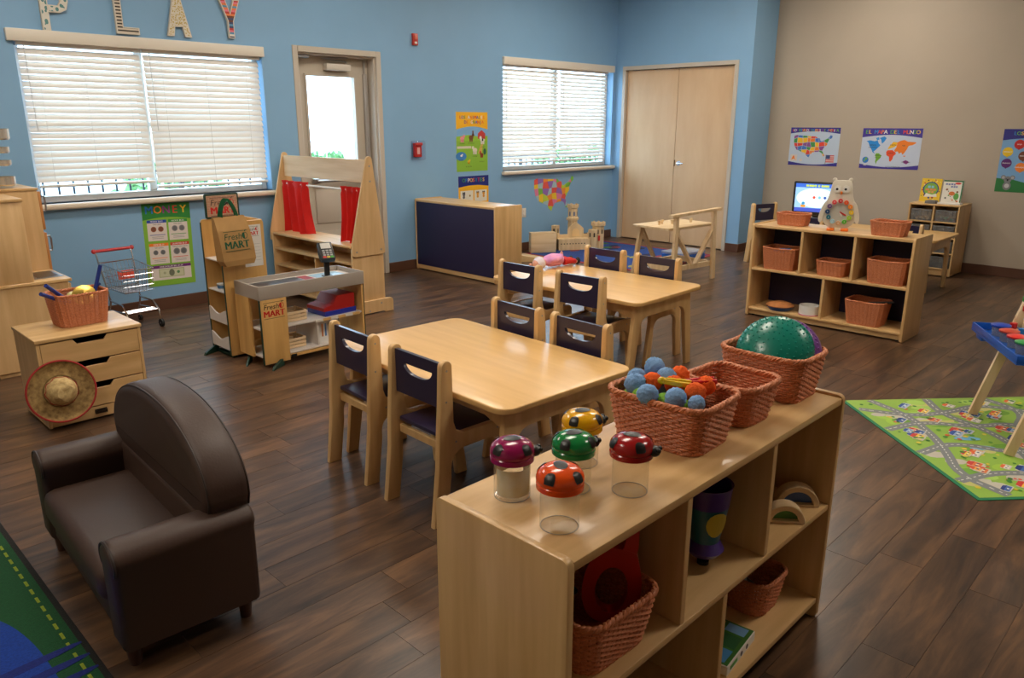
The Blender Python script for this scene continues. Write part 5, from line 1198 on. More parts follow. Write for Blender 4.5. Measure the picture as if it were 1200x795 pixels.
def d_farm(a, w, h):
    a.rect(-w/2, -h/2, w/2, h/2, (140, 190, 60), 1); a.rect(-w/2, h*.08, w/2, h*.3, (126, 178, 224), 2); arch_band(a, w, h, (246, 184, 30), h*.26, h*.05, True, 3)
    a.poly([(-w/2, h*.02), (-w/2, h*.09), (-w*.1, h*.12), (w*.2, h*.09), (w/2, h*.10), (w/2, h*.02)], (150, 198, 60), 3)
    cc = [(214, 50, 50), (40, 90, 180), (60, 150, 70), (235, 235, 235), (236, 120, 40), (120, 60, 140)]
    a.word('LOS ANIMALES', 0, h*.41, h*.076, cc, 6, .035, .66); a.word('DE GRANJA', w*.06, h*.33, h*.076, cc[::-1], 6, .035, .68)
    a.poly([(w*.18, -h*.2), (w*.34, h*.06), (w*.38, h*.06), (w*.30, -h*.2)], (206, 176, 90), 3)
    a.rect(-w*.48, -h*.11, -w*.04, -h*.07, (214, 210, 190), 4); a.disc(-w*.36, -h*.24, w*.17, (60, 130, 200), 4, h*.075)
    def beast(x, z, s, c, head=1, legs=True):
        a.disc(x, z, s, c, 5, s*.7); a.disc(x+head*s*.85, z+s*.75, s*.5, c, 6)
        if legs:
            for q in (-.6, -.2, .25, .6): a.rect(x+q*s-.006, z-s*1.3, x+q*s+.006, z-s*.4, c, 5)
    beast(-w*.32, h*.06, h*.05, (236, 150, 160)); beast(-w*.04, h*.075, h*.055, (130, 84, 60)); a.rect(w*.0, h*.10, w*.045, h*.19, (130, 84, 60), 6)
    a.poly([(w*.18, h*.05), (w*.42, h*.05), (w*.42, h*.14), (w*.30, h*.2), (w*.18, h*.14)], (200, 60, 56), 5); beast(w*.33, h*.03, h*.055, (232, 228, 222), -1); a.disc(w*.33, h*.03, h*.02, (40, 40, 40), 6)
    beast(w*.08, -h*.14, h*.055, (232, 224, 206), -1); beast(-w*.35, -h*.23, h*.026, (236, 236, 236), 1, False); beast(-w*.12, -h*.33, h*.03, (244, 200, 50), 1)
    beast(w*.30, -h*.22, h*.04, (150, 70, 40), -1); a.disc(w*.40, -h*.17, h*.035, (36, 96, 70), 4, h*.055); a.disc(w*.255, -h*.17, h*.015, (206, 40, 36), 7)
    for t, x, z in (('EL CERDO', -.32, -.025), ('EL CABALLO', -.03, -.02), ('LA VACA', .34, -.09), ('LA OVEJA', .08, -.245), ('EL PATO', -.36, -.30), ('EL GALLO', .30, -.34), ('EL POLLITO', -.12, -.42)): a.word(t, x*w, z*h, h*.026, (60, 60, 40), 7, .0)
def d_opp(a, w, h):
    a.rect(-w/2, -h/2, w/2, h/2, (246, 184, 30), 1); arch_band(a, w, h, (30, 44, 130), h*.34, h*.03, True, 2)
    a.word('OPPOSITES', 0, h*.425, h*.092, [(60, 150, 70), (40, 120, 200), (235, 235, 235), (240, 180, 40), (235, 110, 50), (60, 140, 200), (190, 50, 50), (90, 170, 70), (236, 200, 60)], 4, .035, .64)
    for i in range(3):
        z = h*(.25-.24*i)
        for s in (-1, 1):
            a.rect(s*w*.23-w*.21, z-h*.20, s*w*.23+w*.21, z, (232, 226, 210), 3)
            for q in (-1, 1):
                x = s*w*.23+q*w*.10; c = (110, 110, 112) if s < 0 else (226, 160, 50)
                if s < 0 and q > 0: a.disc(x, z-h*.09, h*.018, (150, 120, 60), 4); continue
                a.disc(x, z-h*.06, h*.032, c, 4); a.disc(x, z-h*.11, h*.026, c, 4); a.disc(x-.012, z-h*.035, h*.014, (60, 60, 60), 5); a.disc(x+.012, z-h*.035, h*.014, (60, 60, 60), 5)
def d_money(a, w, h):
    a.rect(-w/2, -h/2, w/2, h/2, (132, 186, 60), 1); arch_band(a, w, h, (40, 132, 56), h*.33, h*.03, True, 2)
    a.word('MONEY', 0, h*.415, h*.13, [(40, 120, 210), (240, 130, 40), (150, 60, 150), (224, 60, 50), (244, 200, 50)], 4, .022, .78)
    for i, (x, z, c, t, coin, n_) in enumerate(((-.22, .17, (30, 70, 170), 'PENNY $0.01', (160, 96, 70), 'ONE CENT'), (.22, .17, (50, 150, 60), 'NICKEL $0.05', (140, 140, 144), 'FIVE CENTS'), (-.22, -.11, (240, 130, 40), 'DIME $0.10', (130, 130, 134), 'TEN CENTS'), (.22, -.11, (220, 70, 50), 'QUARTER $0.25', (134, 134, 138), 'TWENTY-FIVE CENTS'))):
        x *= w; z *= h; a.rect(x-w*.20, z-h*.12, x+w*.20, z+h*.13, (226, 216, 210), 3); a.rect(x-w*.20, z+h*.095, x+w*.20, z+h*.13, c, 4); a.word(t, x, z+h*.112, h*.026, (236, 236, 236), 6, .02)
        a.word(n_, x, z+h*.075, h*.02, (60, 60, 60), 6, .0); r_ = (.033, .036, .030, .040)[i]*h
        for s in (-1, 1): a.disc(x+s*w*.075, z+h*.02, r_, coin, 5); a.disc(x+s*w*.075, z+h*.02, r_*.7, tuple(int(v*.78) for v in coin), 6, r_*.75)
        a.rect(x-w*.16, z-h*.052, x+w*.16, z-h*.045, c, 5)
        for q in range(2): a.rect(x-w*.12, z-h*(.075+.018*q), x+w*.12, z-h*(.07+.018*q), (150, 150, 150), 5)
    a.rect(-w*.42, -h*.43, w*.42, -h*.25, (226, 216, 210), 3); a.rect(-w*.42, -h*.285, w*.42, -h*.25, (110, 40, 120), 4); a.word('ONE DOLLAR BILL $1.00', 0, -h*.268, h*.026, (236, 236, 236), 6, .02)
    a.rect(-w*.27, -h*.40, w*.27, -h*.295, (176, 184, 140), 4); a.rect(-w*.25, -h*.39, w*.25, -h*.305, (206, 208, 176), 5); a.disc(0, -h*.347, h*.034, (110, 116, 96), 6, h*.042); a.disc(w*.14, -h*.345, h*.018, (90, 140, 90), 6); a.disc(-w*.15, -h*.345, h*.016, (170, 176, 140), 6)
def d_cling(a, w, h): pass
poster('poster of a colourful United States map with flag on the tan wall', 4.03, 1.292, .605, .445, d_us, 'T')
poster('world map poster titled El Mapa del Mundo on the tan wall', 3.15, 1.288, .64, .445, d_world, 'T')
poster('Los Colores poster of coloured balloons and a koala on the tan wall', 1.80, 1.195, .52, .63, d_col, 'T')
poster('Los Animales de Granja farm animal poster on the blue wall', 6.09, 1.35, .485, .655, d_farm)
poster('blue and yellow Opposites poster partly behind the navy-backed shelf', 6.105, .64, .475, .66, d_opp)
poster('green Money poster of coins and a dollar bill under the window', 2.565, .555, .40, .70, d_money, 'A', R(1.5))
uc = thing('wall_decal', 'bright cut-out map of the United States stuck under the window', 'decal', (7.14, YA-.0004, .45))
a = Art(1, 1); uscell = []; a.poly = lambda pts, c, L=1: uscell.append((pts, c)); usa(a, 0, 0, .79, .45, [(150, 110, 190), (240, 200, 50), (230, 90, 80), (120, 190, 70), (240, 150, 60), (170, 200, 210), (226, 130, 170), (190, 210, 70)], 0, .0008, 8); 
for pts, c in uscell: MB().prism(pts, 'y', -.0016, 0).obj('state_piece', pm_(c), uc, smooth=False)

# letters P L A Y : open-faced card letters with patterned recess
let_side = mat('letter_card', (222, 214, 200), .6)
def strokes(ch):
    w, h, s = .17, .31, .052
    if ch == 'P': return [[(0, 0), (s, 0), (s, h), (0, h)], ] , [(s, h*.46), (w*.72, h*.46), (w*1.02, h*.56), (w*1.08, h*.72), (w*1.02, h*.90), (w*.72, h), (s, h), (s, h-s), (w*.68, h-s), (w*.80, h*.74), (w*.68, h*.46+s), (s, h*.46+s)]
def letter(ch, polys, x, z, mface, label):
    t = thing('wall_letter', label, 'letter', (x, YA, z), 0, None)
    m1, m2 = MB(), MB()
    for p in polys:
        m1.prism(p, 'y', -.032, -.004)
        c = (sum(q[0] for q in p)/len(p), sum(q[1] for q in p)/len(p))
    m1.obj('letter_body', let_side, t, smooth=False)
    for p in polys:
        # face inset by offsetting edges inward
        n = len(p); ar = sum(p[i][0]*p[(i+1) % n][1]-p[(i+1) % n][0]*p[i][1] for i in range(n)); q = p if ar > 0 else p[::-1]; ins = []
        for i in range(n):
            a_, b_, c_ = Vector(q[i-1]), Vector(q[i]), Vector(q[(i+1) % n]); e1, e2 = (b_-a_).normalized(), (c_-b_).normalized()
            n1, n2 = Vector((-e1.y, e1.x)), Vector((-e2.y, e2.x)); bis = n1+n2; ins.append(tuple(b_+bis*(.007/max(.3, bis.dot(n1)))))
        m2.flat(ins, -.0325)
    m2.obj('patterned_face', mface, t, smooth=False); return t
def pattern(name, cols, kind, sc):
    m = mat(name, cols[0], .6); nt = m.node_tree; N = nt.nodes; L = nt.links; b = N['Principled BSDF']; tc_ = N.new('ShaderNodeTexCoord'); mp = N.new('ShaderNodeMapping'); L.new(tc_.outputs['Object'], mp.inputs[0]); mp.inputs['Scale'].default_value = sc
    if kind == 'dots': tx = N.new('ShaderNodeTexVoronoi'); out = tx.outputs['Distance']; tx.inputs['Scale'].default_value = 1
    elif kind == 'stripe': tx = N.new('ShaderNodeTexWave'); tx.bands_direction = 'Z'; out = tx.outputs['Fac']; tx.inputs['Scale'].default_value = 1
    else: tx = N.new('ShaderNodeTexWhiteNoise'); tx.noise_dimensions = '1D'; fl = N.new('ShaderNodeMath'); fl.operation = 'FLOOR'; sx = N.new('ShaderNodeSeparateXYZ'); L.new(mp.outputs[0], sx.inputs[0]); L.new(sx.outputs[2], fl.inputs[0]); L.new(fl.outputs[0], tx.inputs['W']); out = tx.outputs['Value']
    if kind != 'books': L.new(mp.outputs[0], tx.inputs['Vector'])
    rp = N.new('ShaderNodeValToRGB'); rp.color_ramp.interpolation = 'CONSTANT'; n = len(cols)
    while len(rp.color_ramp.elements) < n: rp.color_ramp.elements.new(.5)
    for i, c in enumerate(cols): rp.color_ramp.elements[i].position = (0, .42)[i] if n == 2 else i/n; rp.color_ramp.elements[i].color = (*lin(c), 1)
    L.new(out, rp.inputs[0]); L.new(rp.outputs[0], b.inputs['Base Color']); return m
s = .052; h = .31; w = .17
LP = [[(0, 0), (s, 0), (s, h), (0, h)], [(s, .13), (w*.74, .13), (w*1.02, .155), (w*1.12, .215), (w*1.02, .285), (w*.74, h), (s, h), (s, h-.05), (w*.70, h-.05), (w*.82, .215), (w*.70, .18), (s, .18)]]
LL = [[(0, 0), (w, 0), (w, s), (s, s), (s, h), (0, h)]]
LA = [[(0, 0), (.052, 0), (.066, .075), (.128, .075), (.142, 0), (.196, 0), (.125, h), (.07, h)]]
LY = [[(.06, 0), (.112, 0), (.112, .135), (.178, h), (.124, h), (.086, .20), (.048, h), (-.008, h), (.06, .135)]]
letter('P', LP, 1.845, 2.197, pattern('leaf_pattern', [(90, 140, 140), (222, 218, 208)], 'dots', (38, 38, 30)), 'open card letter P with a teal leaf pattern on the blue wall')
letter('L', LL, 2.355, 2.217, pattern('bar_pattern', [(60, 48, 42), (214, 202, 184)], 'stripe', (1, 1, 13)), 'open card letter L with dark and cream bars on the blue wall')
letter('A', LA, 2.745, 2.230, pattern('yellow_pattern', [(196, 170, 90), (222, 214, 196)], 'dots', (75, 75, 75)), 'open card letter A with a yellow fleck pattern on the blue wall')
letter('Y', LY, 3.205, 2.250, pattern('book_pattern', [(196, 60, 50), (230, 224, 214), (60, 120, 110), (236, 130, 70), (60, 70, 110), (110, 60, 40), (230, 120, 140), (90, 150, 190)], 'books', (1, 1, 62)), 'open card letter Y with multicoloured stripes on the blue wall')

# alarm devices and outlet
t = thing('fire_strobe', 'small red fire alarm strobe high on the blue wall', 'alarm', (5.29, YA, 2.33)); MB().box(-.032, .032, -.03, 0, 0, .115, .005, 2).obj('housing', plastic((190, 50, 36), .4), t); MB().box(-.02, .02, -.042, -.03, .055, .095, .004, 2).obj('lens', mat('strobe_lens', (216, 110, 90), .2), t); MB().box(-.016, .016, -.033, -.03, .015, .035).obj('label', paper, t)
t = thing('fire_pull_station', 'red fire alarm pull station under a clear cover', 'alarm', (5.275, YA, 1.175)); MB().box(-.045, .045, -.04, 0, .03, .175, .006, 2).obj('box', plastic((196, 36, 36), .35), t); MB().box(-.05, .05, -.055, -.038, .15, .18, .006).obj('pull_bar', plastic((206, 60, 56), .35), t)
MB().box(-.018, .018, -.041, -.04, .06, .13).obj('white_print', mat('print_pink', (226, 180, 172), .5), t)
MB().box(-.075, .075, -.075, 0, 0, .20, .012, 2).obj('clear_cover', clear('alarm_cover', (250, 248, 252)), t)
t = thing('wall_outlet', 'white wall outlet plate beside the navy-backed shelf', 'outlet', (6.955, YA, .42)); MB().box(-.035, .035, -.006, 0, 0, .115, .003, 2).obj('plate', white_p, t)
for z in (.033, .08): MB().box(-.016, .016, -.009, -.006, z-.014, z+.014, .003).obj('socket', white_p, t)

# ================================================================== RUGS
gr = thing('green_rug', 'green play rug with a dashed yellow road line and blue ponds, beside the armchair', 'rug', (-.285, 2.35, 0))
rgm = lambda n, c: mat(n, c, .95, var=.25, vscale=120, bump=.6, bscale=300.)
MB().prism(rrect(-.80, .80, -1.35, 1.9, .03, 3), 'z', 0, .008, .002, 1).obj('border', rgm('rug_black', (26, 24, 24)), gr)
MB().prism(rrect(-.78, .78, -1.33, 1.88, .02, 3), 'z', .008, .0095).obj('green_pile', rgm('rug_green', (14, 74, 38)), gr)
dash = MB().box(-.0045, .0045, -.019, .019, .0095, .0102).mesh('dash'); dash.materials.append(rgm('rug_yellow', (140, 156, 40)))
for i in range(46): link('road_dash', dash, gr, (.752, -1.25+i*.066, 0))
pond = smooth_pts([(.2, -.75), (.45, -.80), (.66, -.55), (.69, -.20), (.68, .16), (.60, .40), (.34, .50), (-.1, .40), (-.4, 0), (-.3, -.5)], 3)
MB().prism(pond, 'z', .0095, .0101).obj('pond', rgm('rug_blue', (12, 58, 150)), gr)
for i, y in enumerate((-.02, -.095, -.17, -.26)):
    MB().prism(smooth_pts([(-.1, y-.05), (.4, y-.03), (.785, y+.0), (.785, y+.034), (.4, y+.01), (-.1, y-.01)], 2), 'z', .0101, .0107).obj('stream', rgm('rug_indigo', (22, 36, 116)), gr)
pm_mat = thing('play_mat', 'bright road map play mat with a green edge under the easel', 'play mat', (4.33, 1.53, 0), R(-42))
# local x: along far edge, local -y: toward the room corner seen bottom
LX, LY_ = 1.75, 1.22
MB().prism(rrect(-.02, LX, -LY_, 0, .01, 2), 'z', 0, .004, .001, 1).obj('mat_edge', mat('mat_edge_green', (20, 120, 80), .6), pm_mat)
mm = lambda c: mat('mat_%02x%02x%02x' % c, c, .5)
A = MB(); 
def mpoly(pts, c, L):
    V = [A.bm.verts.new((p[0], p[1], .004+.00025*L)) for p in pts]
    ar = sum(pts[i][0]*pts[(i+1) % len(pts)][1]-pts[(i+1) % len(pts)][0]*pts[i][1] for i in range(len(pts)))
    if ar < 0: V.reverse()
    f = A.bm.faces.new(V); f.material_index = A.mi(mm(c))
mpoly([(0, 0), (LX-.02, 0), (LX-.02, -LY_+.02), (0, -LY_+.02)], (146, 186, 74), 1)
rr = random.Random(21)
def ribbon(pts, w_, c, L):
    P = smooth_pts(pts, 2, False); n = len(P); l, r_ = [], []
    for i in range(n):
        t = Vector(P[min(i+1, n-1)])-Vector(P[max(i-1, 0)]); t.normalize(); nn = Vector((-t.y, t.x))*w_/2; l.append(tuple(Vector(P[i])+nn)); r_.append(tuple(Vector(P[i])-nn))
    for i in range(n-1): mpoly([l[i], l[i+1], r_[i+1], r_[i]], c, L)
    return P
inb = lambda p: .02 < p[0] < LX-.04 and -LY_+.04 < p[1] < -.02
for i in range(110):
    x, y = rr.uniform(.06, LX-.1), rr.uniform(-LY_+.08, -.06); mpoly([(max(.01, min(LX-.03, q[0])), max(-LY_+.03, min(-.01, q[1]))) for q in arc(x, y, rr.uniform(.03, .07), 0, 360, 10, rr.uniform(.02, .05))[:-1]], rr.choice(((160, 200, 70), (112, 166, 56), (170, 208, 96), (196, 190, 176), (200, 196, 120))), 2+i*.012)
for i in range(5):
    x, y = rr.uniform(.2, LX-.2), rr.uniform(-LY_+.15, -.15); mpoly(smooth_pts([(x-.08, y), (x-.02, y+.035), (x+.05, y+.02), (x+.08, y-.02), (x, y-.03)], 2), (110, 180, 220), 3+i*.05)
roads = []
for k in range(4):
    y0 = -.14-.30*k; roads.append([(.01, y0)]+[(.01+(LX-.06)*i/7, max(-LY_+.06, min(-.05, y0+rr.uniform(-.15, .15)))) for i in range(1, 7)]+[(LX-.04, y0)])
for k in range(5):
    x0 = .14+.34*k; roads.append([(x0, -.01)]+[(max(.05, min(LX-.08, x0+rr.uniform(-.16, .16))), -LY_*i/5) for i in range(1, 5)]+[(x0, -LY_+.03)])
for i, rd in enumerate(roads): ribbon(rd, .05, (128, 132, 134), 4+i*.13)
for rd in roads:
    P = smooth_pts(rd, 2, False); dist = 0
    for a_, b_ in zip(P, P[1:]):
        a_, b_ = Vector(a_), Vector(b_); L_ = (b_-a_).length; nseg = max(1, int(L_/.03)); t_ = (b_-a_)/nseg; nn = Vector((-t_.y, t_.x)).normalized()*.0025
        for q in range(nseg):
            p0 = a_+t_*q; p1 = p0+t_*.5; mpoly([tuple(p0+nn), tuple(p0-nn), tuple(p1-nn), tuple(p1+nn)], (226, 226, 220), 6)
hc = [((226, 120, 60), (206, 60, 50)), ((236, 200, 70), (206, 60, 50)), ((150, 180, 216), (40, 80, 160)), ((220, 214, 204), (230, 110, 50)), ((70, 110, 180), (40, 60, 130)), ((240, 170, 60), (220, 90, 50))]
def on_road(x, y):
    for rd in roads:
        for p in smooth_pts(rd, 2, False):
            if (p[0]-x)**2+(p[1]-y)**2 < .052**2: return True
    return False
cnt = 0; tries = 0
while cnt < 105 and tries < 2500:
    tries += 1; x, y = rr.uniform(.07, LX-.1), rr.uniform(-LY_+.09, -.07)
    if on_road(x, y): continue
    cnt += 1; hl = 7+cnt*.06; c, rf = rr.choice(hc); w_, h_ = rr.uniform(.024, .045), rr.uniform(.016, .028); an = R(42+rr.choice((0, 0, 90, 180))*0); ca, sa = math.cos(an), math.sin(an)
    T_ = lambda u, v: (x+u*ca-v*sa, y+u*sa+v*ca)
    mpoly([T_(-w_*1.2, -h_*1.3), T_(w_*1.2, -h_*1.3), T_(w_*1.2, h_), T_(-w_*1.2, h_)], (200, 196, 186), hl)
    mpoly([T_(-w_, -h_), T_(w_, -h_), T_(w_, h_*.4), T_(-w_, h_*.4)], c, hl+.02); mpoly([T_(-w_*1.1, h_*.3), T_(w_*1.1, h_*.3), T_(w_*.7, h_*1.2), T_(-w_*.7, h_*1.2)], rf, hl+.04)
    for q in range(3): mpoly([T_(-w_*.7+q*w_*.55, -h_*.6), T_(-w_*.4+q*w_*.55, -h_*.6), T_(-w_*.4+q*w_*.55, -h_*.1), T_(-w_*.7+q*w_*.55, -h_*.1)], (60, 80, 120) if q != 1 else (240, 236, 220), hl+.05)
cnt = 0
while cnt < 330:
    x, y = rr.uniform(.04, LX-.07), rr.uniform(-LY_+.06, -.04)
    if on_road(x, y): cnt += .3; continue
    cnt += 1; mpoly(arc(x, y, rr.uniform(.007, .014), 0, 360, 7)[:-1], rr.choice(((50, 120, 50), (66, 140, 56), (226, 200, 60), (224, 90, 60), (90, 160, 60))), 11+cnt*.01)
A.obj('road_map_print', None, pm_mat, smooth=False)
fr_ = thing('area_rug', 'blue, green and red patterned rug under the wooden castle', 'rug', (7.62, 5.45, 0), R(1))
MB().prism(rrect(-.85, .72, -.75, 1.0, .03, 3), 'z', 0, .007, .002, 1).obj('border', rgm('rug_red', (150, 50, 56)), fr_); MB().prism(rrect(-.79, .66, -.69, .94, .03, 3), 'z', .007, .0085).obj('blue_pile', rgm('rug_royal', (36, 70, 140)), fr_)
rr = random.Random(2)
for i in range(26):
    x, y = rr.uniform(-.7, .55), rr.uniform(-.6, .85); MB().prism(smooth_pts([(x-.10, y), (x, y+.06), (x+.09, y+.02), (x+.05, y-.06), (x-.05, y-.05)], 2), 'z', .0085, .0092+.0001*i).obj('motif', rgm('rug_m%d' % (i % 5), ((60, 110, 60), (176, 160, 80), (150, 60, 60), (40, 40, 70), (80, 130, 180))[i % 5]), fr_)

# ================================================================== EASEL
ea = thing('easel', 'wooden child easel with a blue paint tray standing on the play mat', 'easel', (4.60, .94, .005), 0)
u = Vector((-.865, -.50, 0)); nrm = Vector((-.50, .865, 0)); Z = Vector((0, 0, 1))
ea.rotation_euler = (0, 0, math.atan2(u.y, u.x))    # local +x = u, local -y = nrm ... panel faces local -y
wd = .56; lean = .30
def bar(p0, p1, a_, b_, nm, m, par=ea):
    p0, p1 = Vector(p0), Vector(p1); t = (p1-p0).normalized(); sx = Vector((1, 0, 0)) if abs(t.x) < .9 else Vector((0, 1, 0)); sy = t.cross(sx).normalized(); sx = sy.cross(t)
    vs = [tuple(p+sx*q*a_/2+sy*r_*b_/2) for p in (p0, p1) for q, r_ in ((-1, -1), (1, -1), (1, 1), (-1, 1))]
    return MB().raw(vs, [(3, 2, 1, 0), (4, 5, 6, 7), (0, 1, 5, 4), (1, 2, 6, 5), (2, 3, 7, 6), (3, 0, 4, 7)]).obj(nm, m, par)
for x in (0, wd):
    bar((x, 0, .004), (x, .30, 1.15), .022, .045, 'leg', pine_z); bar((x, .72, .004), (x, .34, 1.15), .022, .045, 'leg', pine_z)
for s_, y0 in ((-1, 0), (1, .72)):
    yy = lambda z: y0-s_*0+(.30*z/1.15 if s_ < 0 else -.38*z/1.15)
    for z in (.50, 1.10): bar((.01, yy(z), z), (wd-.01, yy(z), z), .03, .02, 'crossbar', pine_x)
MB().raw([(.03, .148+.0, .56), (wd-.03, .148, .56), (wd-.03, .278, 1.08), (.03, .278, 1.08), (.03, .158, .558), (wd-.03, .158, .558), (wd-.03, .288, 1.078), (.03, .288, 1.078)], [(0, 1, 2, 3), (7, 6, 5, 4), (0, 4, 5, 1), (1, 5, 6, 2), (2, 6, 7, 3), (3, 7, 4, 0)]).obj('whiteboard', mat('whiteboard', (214, 216, 214), .25), ea)
tb = plastic((20, 84, 176), .3)
tz = .47
tr = MB().box(-.05, wd+.05, -.06, .14, tz, tz+.008, .002).box(-.05, wd+.05, -.06, -.052, tz+.008, tz+.045, .002).box(-.05, wd+.05, .132, .14, tz+.008, tz+.045, .002).box(-.05, -.042, -.052, .132, tz+.008, tz+.045, .002).box(wd+.042, wd+.05, -.052, .132, tz+.008, tz+.045, .002).box(-.03, .06, -.04, .05, tz-.035, tz, .004).obj('paint_tray', tb, ea)
for c, z in (((30, 150, 70), .66), ((206, 40, 40), .615)): MB().box(-.022, .018, .10, .15, z-.016, z+.016, .006, 2).obj('clip', plastic(c), ea, (0, .045, .0))
eam = ea.matrix_basis
for i, (x, c, lb) in enumerate(((.08, (40, 70, 170), 'blue'), (.20, (190, 70, 50), 'brick red'), (.31, (214, 50, 46), 'bright red'), (.42, (60, 150, 80), 'green'))):
    p = Matrix.Translation(ea.location) @ ea.rotation_euler.to_matrix().to_4x4() @ Vector((x, .035, tz+.009))
    t = thing('paint_cup', 'clear paint cup with a %s lid in the easel tray' % lb, 'paint cup', tuple(p)); MB().lathe([(0, 0), (.036, 0), (.042, .05), (.039, .05), (.033, .004), (0, .004)], 24).obj('cup', clear('cup_plastic', (190, 205, 225), haze=.2), t)
    MB().lathe([(.0, .052), (.046, .05), (.047, .058), (.03, .064), (.012, .066), (0, .066)], 24).obj('lid', plastic(c), t)
for i, (x, c, lb) in enumerate(((.03, (206, 40, 36), 'red'), (.15, (40, 120, 190), 'blue'))):
    p = Matrix.Translation(ea.location) @ ea.rotation_euler.to_matrix().to_4x4() @ Vector((x, .11, tz+.009))
    t = thing('brush_holder', 'small %s brush cap at the back of the easel tray' % lb, 'brush', tuple(p)); MB().lathe([(0, 0), (.014, 0), (.018, .06), (0, .064)], 14).obj('cap', plastic(c), t); MB().tube([(0, 0, .06), (.004, 0, .10)], .003, 6).obj('stem', pine_z, t)

# ================================================================== WORKBENCH, CASTLE, BLOCKS
wb = thing('toy_workbench', 'raw pine toy workbench with slanted braces on the patterned rug', 'toy workbench', (6.76, 4.27, 0), R(-6))
def wbar(p0, p1, a_, b_, nm): return bar(p0, p1, a_, b_, nm, pine_z, wb)
L_, D_ = .32, .23
MB().box(-L_-.06, L_+.04, -D_+.02, D_+.03, .545, .57, .003).obj('bench_top', pine_x, wb)
for x in (-L_+.02, L_-.02):
    wbar((x*1.06, -D_-.02, 0), (x, -D_, .70), .05, .03, 'post'); wbar((x*1.05, D_+.06, 0), (x, D_-.02, .545), .05, .03, 'leg')
    wbar((x, -D_, .16), (x, D_+.02, .16), .03, .05, 'side_rail')
wbar((-L_-.07, -D_, .69), (L_+.07, -D_, .715), .055, .026, 'top_rail')
wbar((-L_, -D_+.01, .16), (L_, -D_+.01, .16), .03, .05, 'front_rail'); wbar((-L_, D_, .16), (L_, D_, .16), .03, .05, 'back_rail')
wbar((-.02, -D_+.01, .18), (-L_+.03, -D_+.01, .54), .024, .045, 'brace'); wbar((.05, -D_+.01, .18), (L_-.03, -D_+.01, .50), .024, .045, 'brace'); wbar((-.05, D_, .18), (-L_+.05, D_, .52), .024, .045, 'brace')
for i, (x, y) in enumerate(((-.22, .05), (-.14, .08), (-.05, .02), (.12, .1), (.2, -.02))): MB().lathe([(0, .57), (.012, .57), (.012, .595), (.018, .597), (.018, .612), (0, .614)], 12).obj('peg', pine_z, wb, (x, y, 0))
bn = thing('plastic_bin', 'blue plastic bin with a clear lid under the workbench', 'bin', (7.78, 4.80, .0125), R(-5))
MB().box(-.22, .22, -.15, .15, 0, .075, .01, 2).obj('tub', plastic((26, 92, 176)), bn); MB().box(-.225, .225, -.155, .155, .077, .11, .01, 2).obj('lid', clear('bin_lid', (170, 190, 225), haze=.3), bn)
tb_ = thing('toy_box', 'dark shallow box on the rug behind the workbench legs', 'box', (7.25, 4.62, .0125), R(4)); MB().box(-.16, .16, -.10, .10, 0, .05, .003).obj('carton', mat('dark_red_card', (110, 44, 40), .6), tb_); MB().box(-.155, .155, -.095, .095, .05, .053).obj('lid', mat('dark_card', (40, 42, 50), .6), tb_)
cs_ = thing('wooden_castle', 'pale wooden toy castle with towers on the patterned rug', 'toy castle', (7.50, 6.23, .0125), R(-32)); cs_.scale = (1.06, 1.06, 1.06)
ca = wood('castle_birch', (226, 200, 158), (208, 178, 132), 'z', .55, 0)
dk = mat('castle_window', (80, 66, 52), .8); dkb = mat('castle_slot', (110, 120, 140), .8)
def tower(x, y, r_, h, nm, cap=True, sides=6, z0=0):
    t = MB().lathe([(0, z0), (r_, z0), (r_, h), (0, h)], sides).obj(nm, ca, cs_, (x, y, 0), ang=20)
    if cap:
        c = MB().lathe([(r_*.9, h-.002), (r_*1.22, h+.012), (r_*1.22, h+.042), (r_*.95, h+.042), (r_*.95, h+.02), (0, h+.02)], sides).obj('crown', ca, t, ang=20)
        for k in range(sides):
            a_ = 2*PI*(k+.5)/sides; MB().box(-.012, .012, -.006, .006, h+.042, h+.054, .001, M=T3((r_*1.05*math.cos(a_), r_*1.05*math.sin(a_), 0)) @ Matrix.Rotation(a_+PI/2, 4, 'Z')).obj('battlement', ca, t)
    for k in range(sides):
        a_ = 2*PI*(k+.5)/sides; q = r_*math.cos(PI/sides)
        pts = [(-.011, h-.085), (.011, h-.085), (.011, h-.045)]+arc(0, h-.045, .011, 0, 180, 5)[1:]
        MB().prism(pts, 'y', -q-.001, -q+.004, M=Matrix.Rotation(a_+PI/2, 4, 'Z')).obj('arch_window', dkb if nm == 'keep' else dk, t)
    return t
tower(-.02, .05, .06, .475, 'keep', True, 6, .0); MB().lathe([(.058, .33), (.078, .34), (.078, .365), (.058, .375)], 6).obj('keep_ring', ca, cs_, (-.02, .05, 0), ang=20)
tower(-.25, .0, .05, .285, 'corner_tower', False, 4); tower(.28, -.03, .075, .265, 'round_tower', True, 8); tower(.19, -.10, .06, .235, 'corner_tower', False, 6)
wl = [(-.24, 0), (.20, 0), (.20, .19), (.15, .19), (.15, .175), (.10, .175), (.10, .24)]+[(.07, .27), (.0, .32), (-.07, .27), (-.10, .24)]+[(-.10, .175), (-.20, .175), (-.20, .19), (-.24, .19)]
MB().prism(wl, 'y', -.02, -.002, .001, 1).obj('front_wall', ca, cs_); MB().prism([(-.24, 0), (.20, 0), (.20, .13), (-.24, .13)], 'y', -.12, -.105, .001, 1).obj('outer_wall', ca, cs_)
MB().box(-.24, .12, -.105, -.02, .122, .134).obj('wall_walk', ca, cs_)
for i in range(9): MB().box(-.215+i*.036, -.20+i*.036, -.1215, -.12, .07, .082).obj('loophole', dk, cs_)
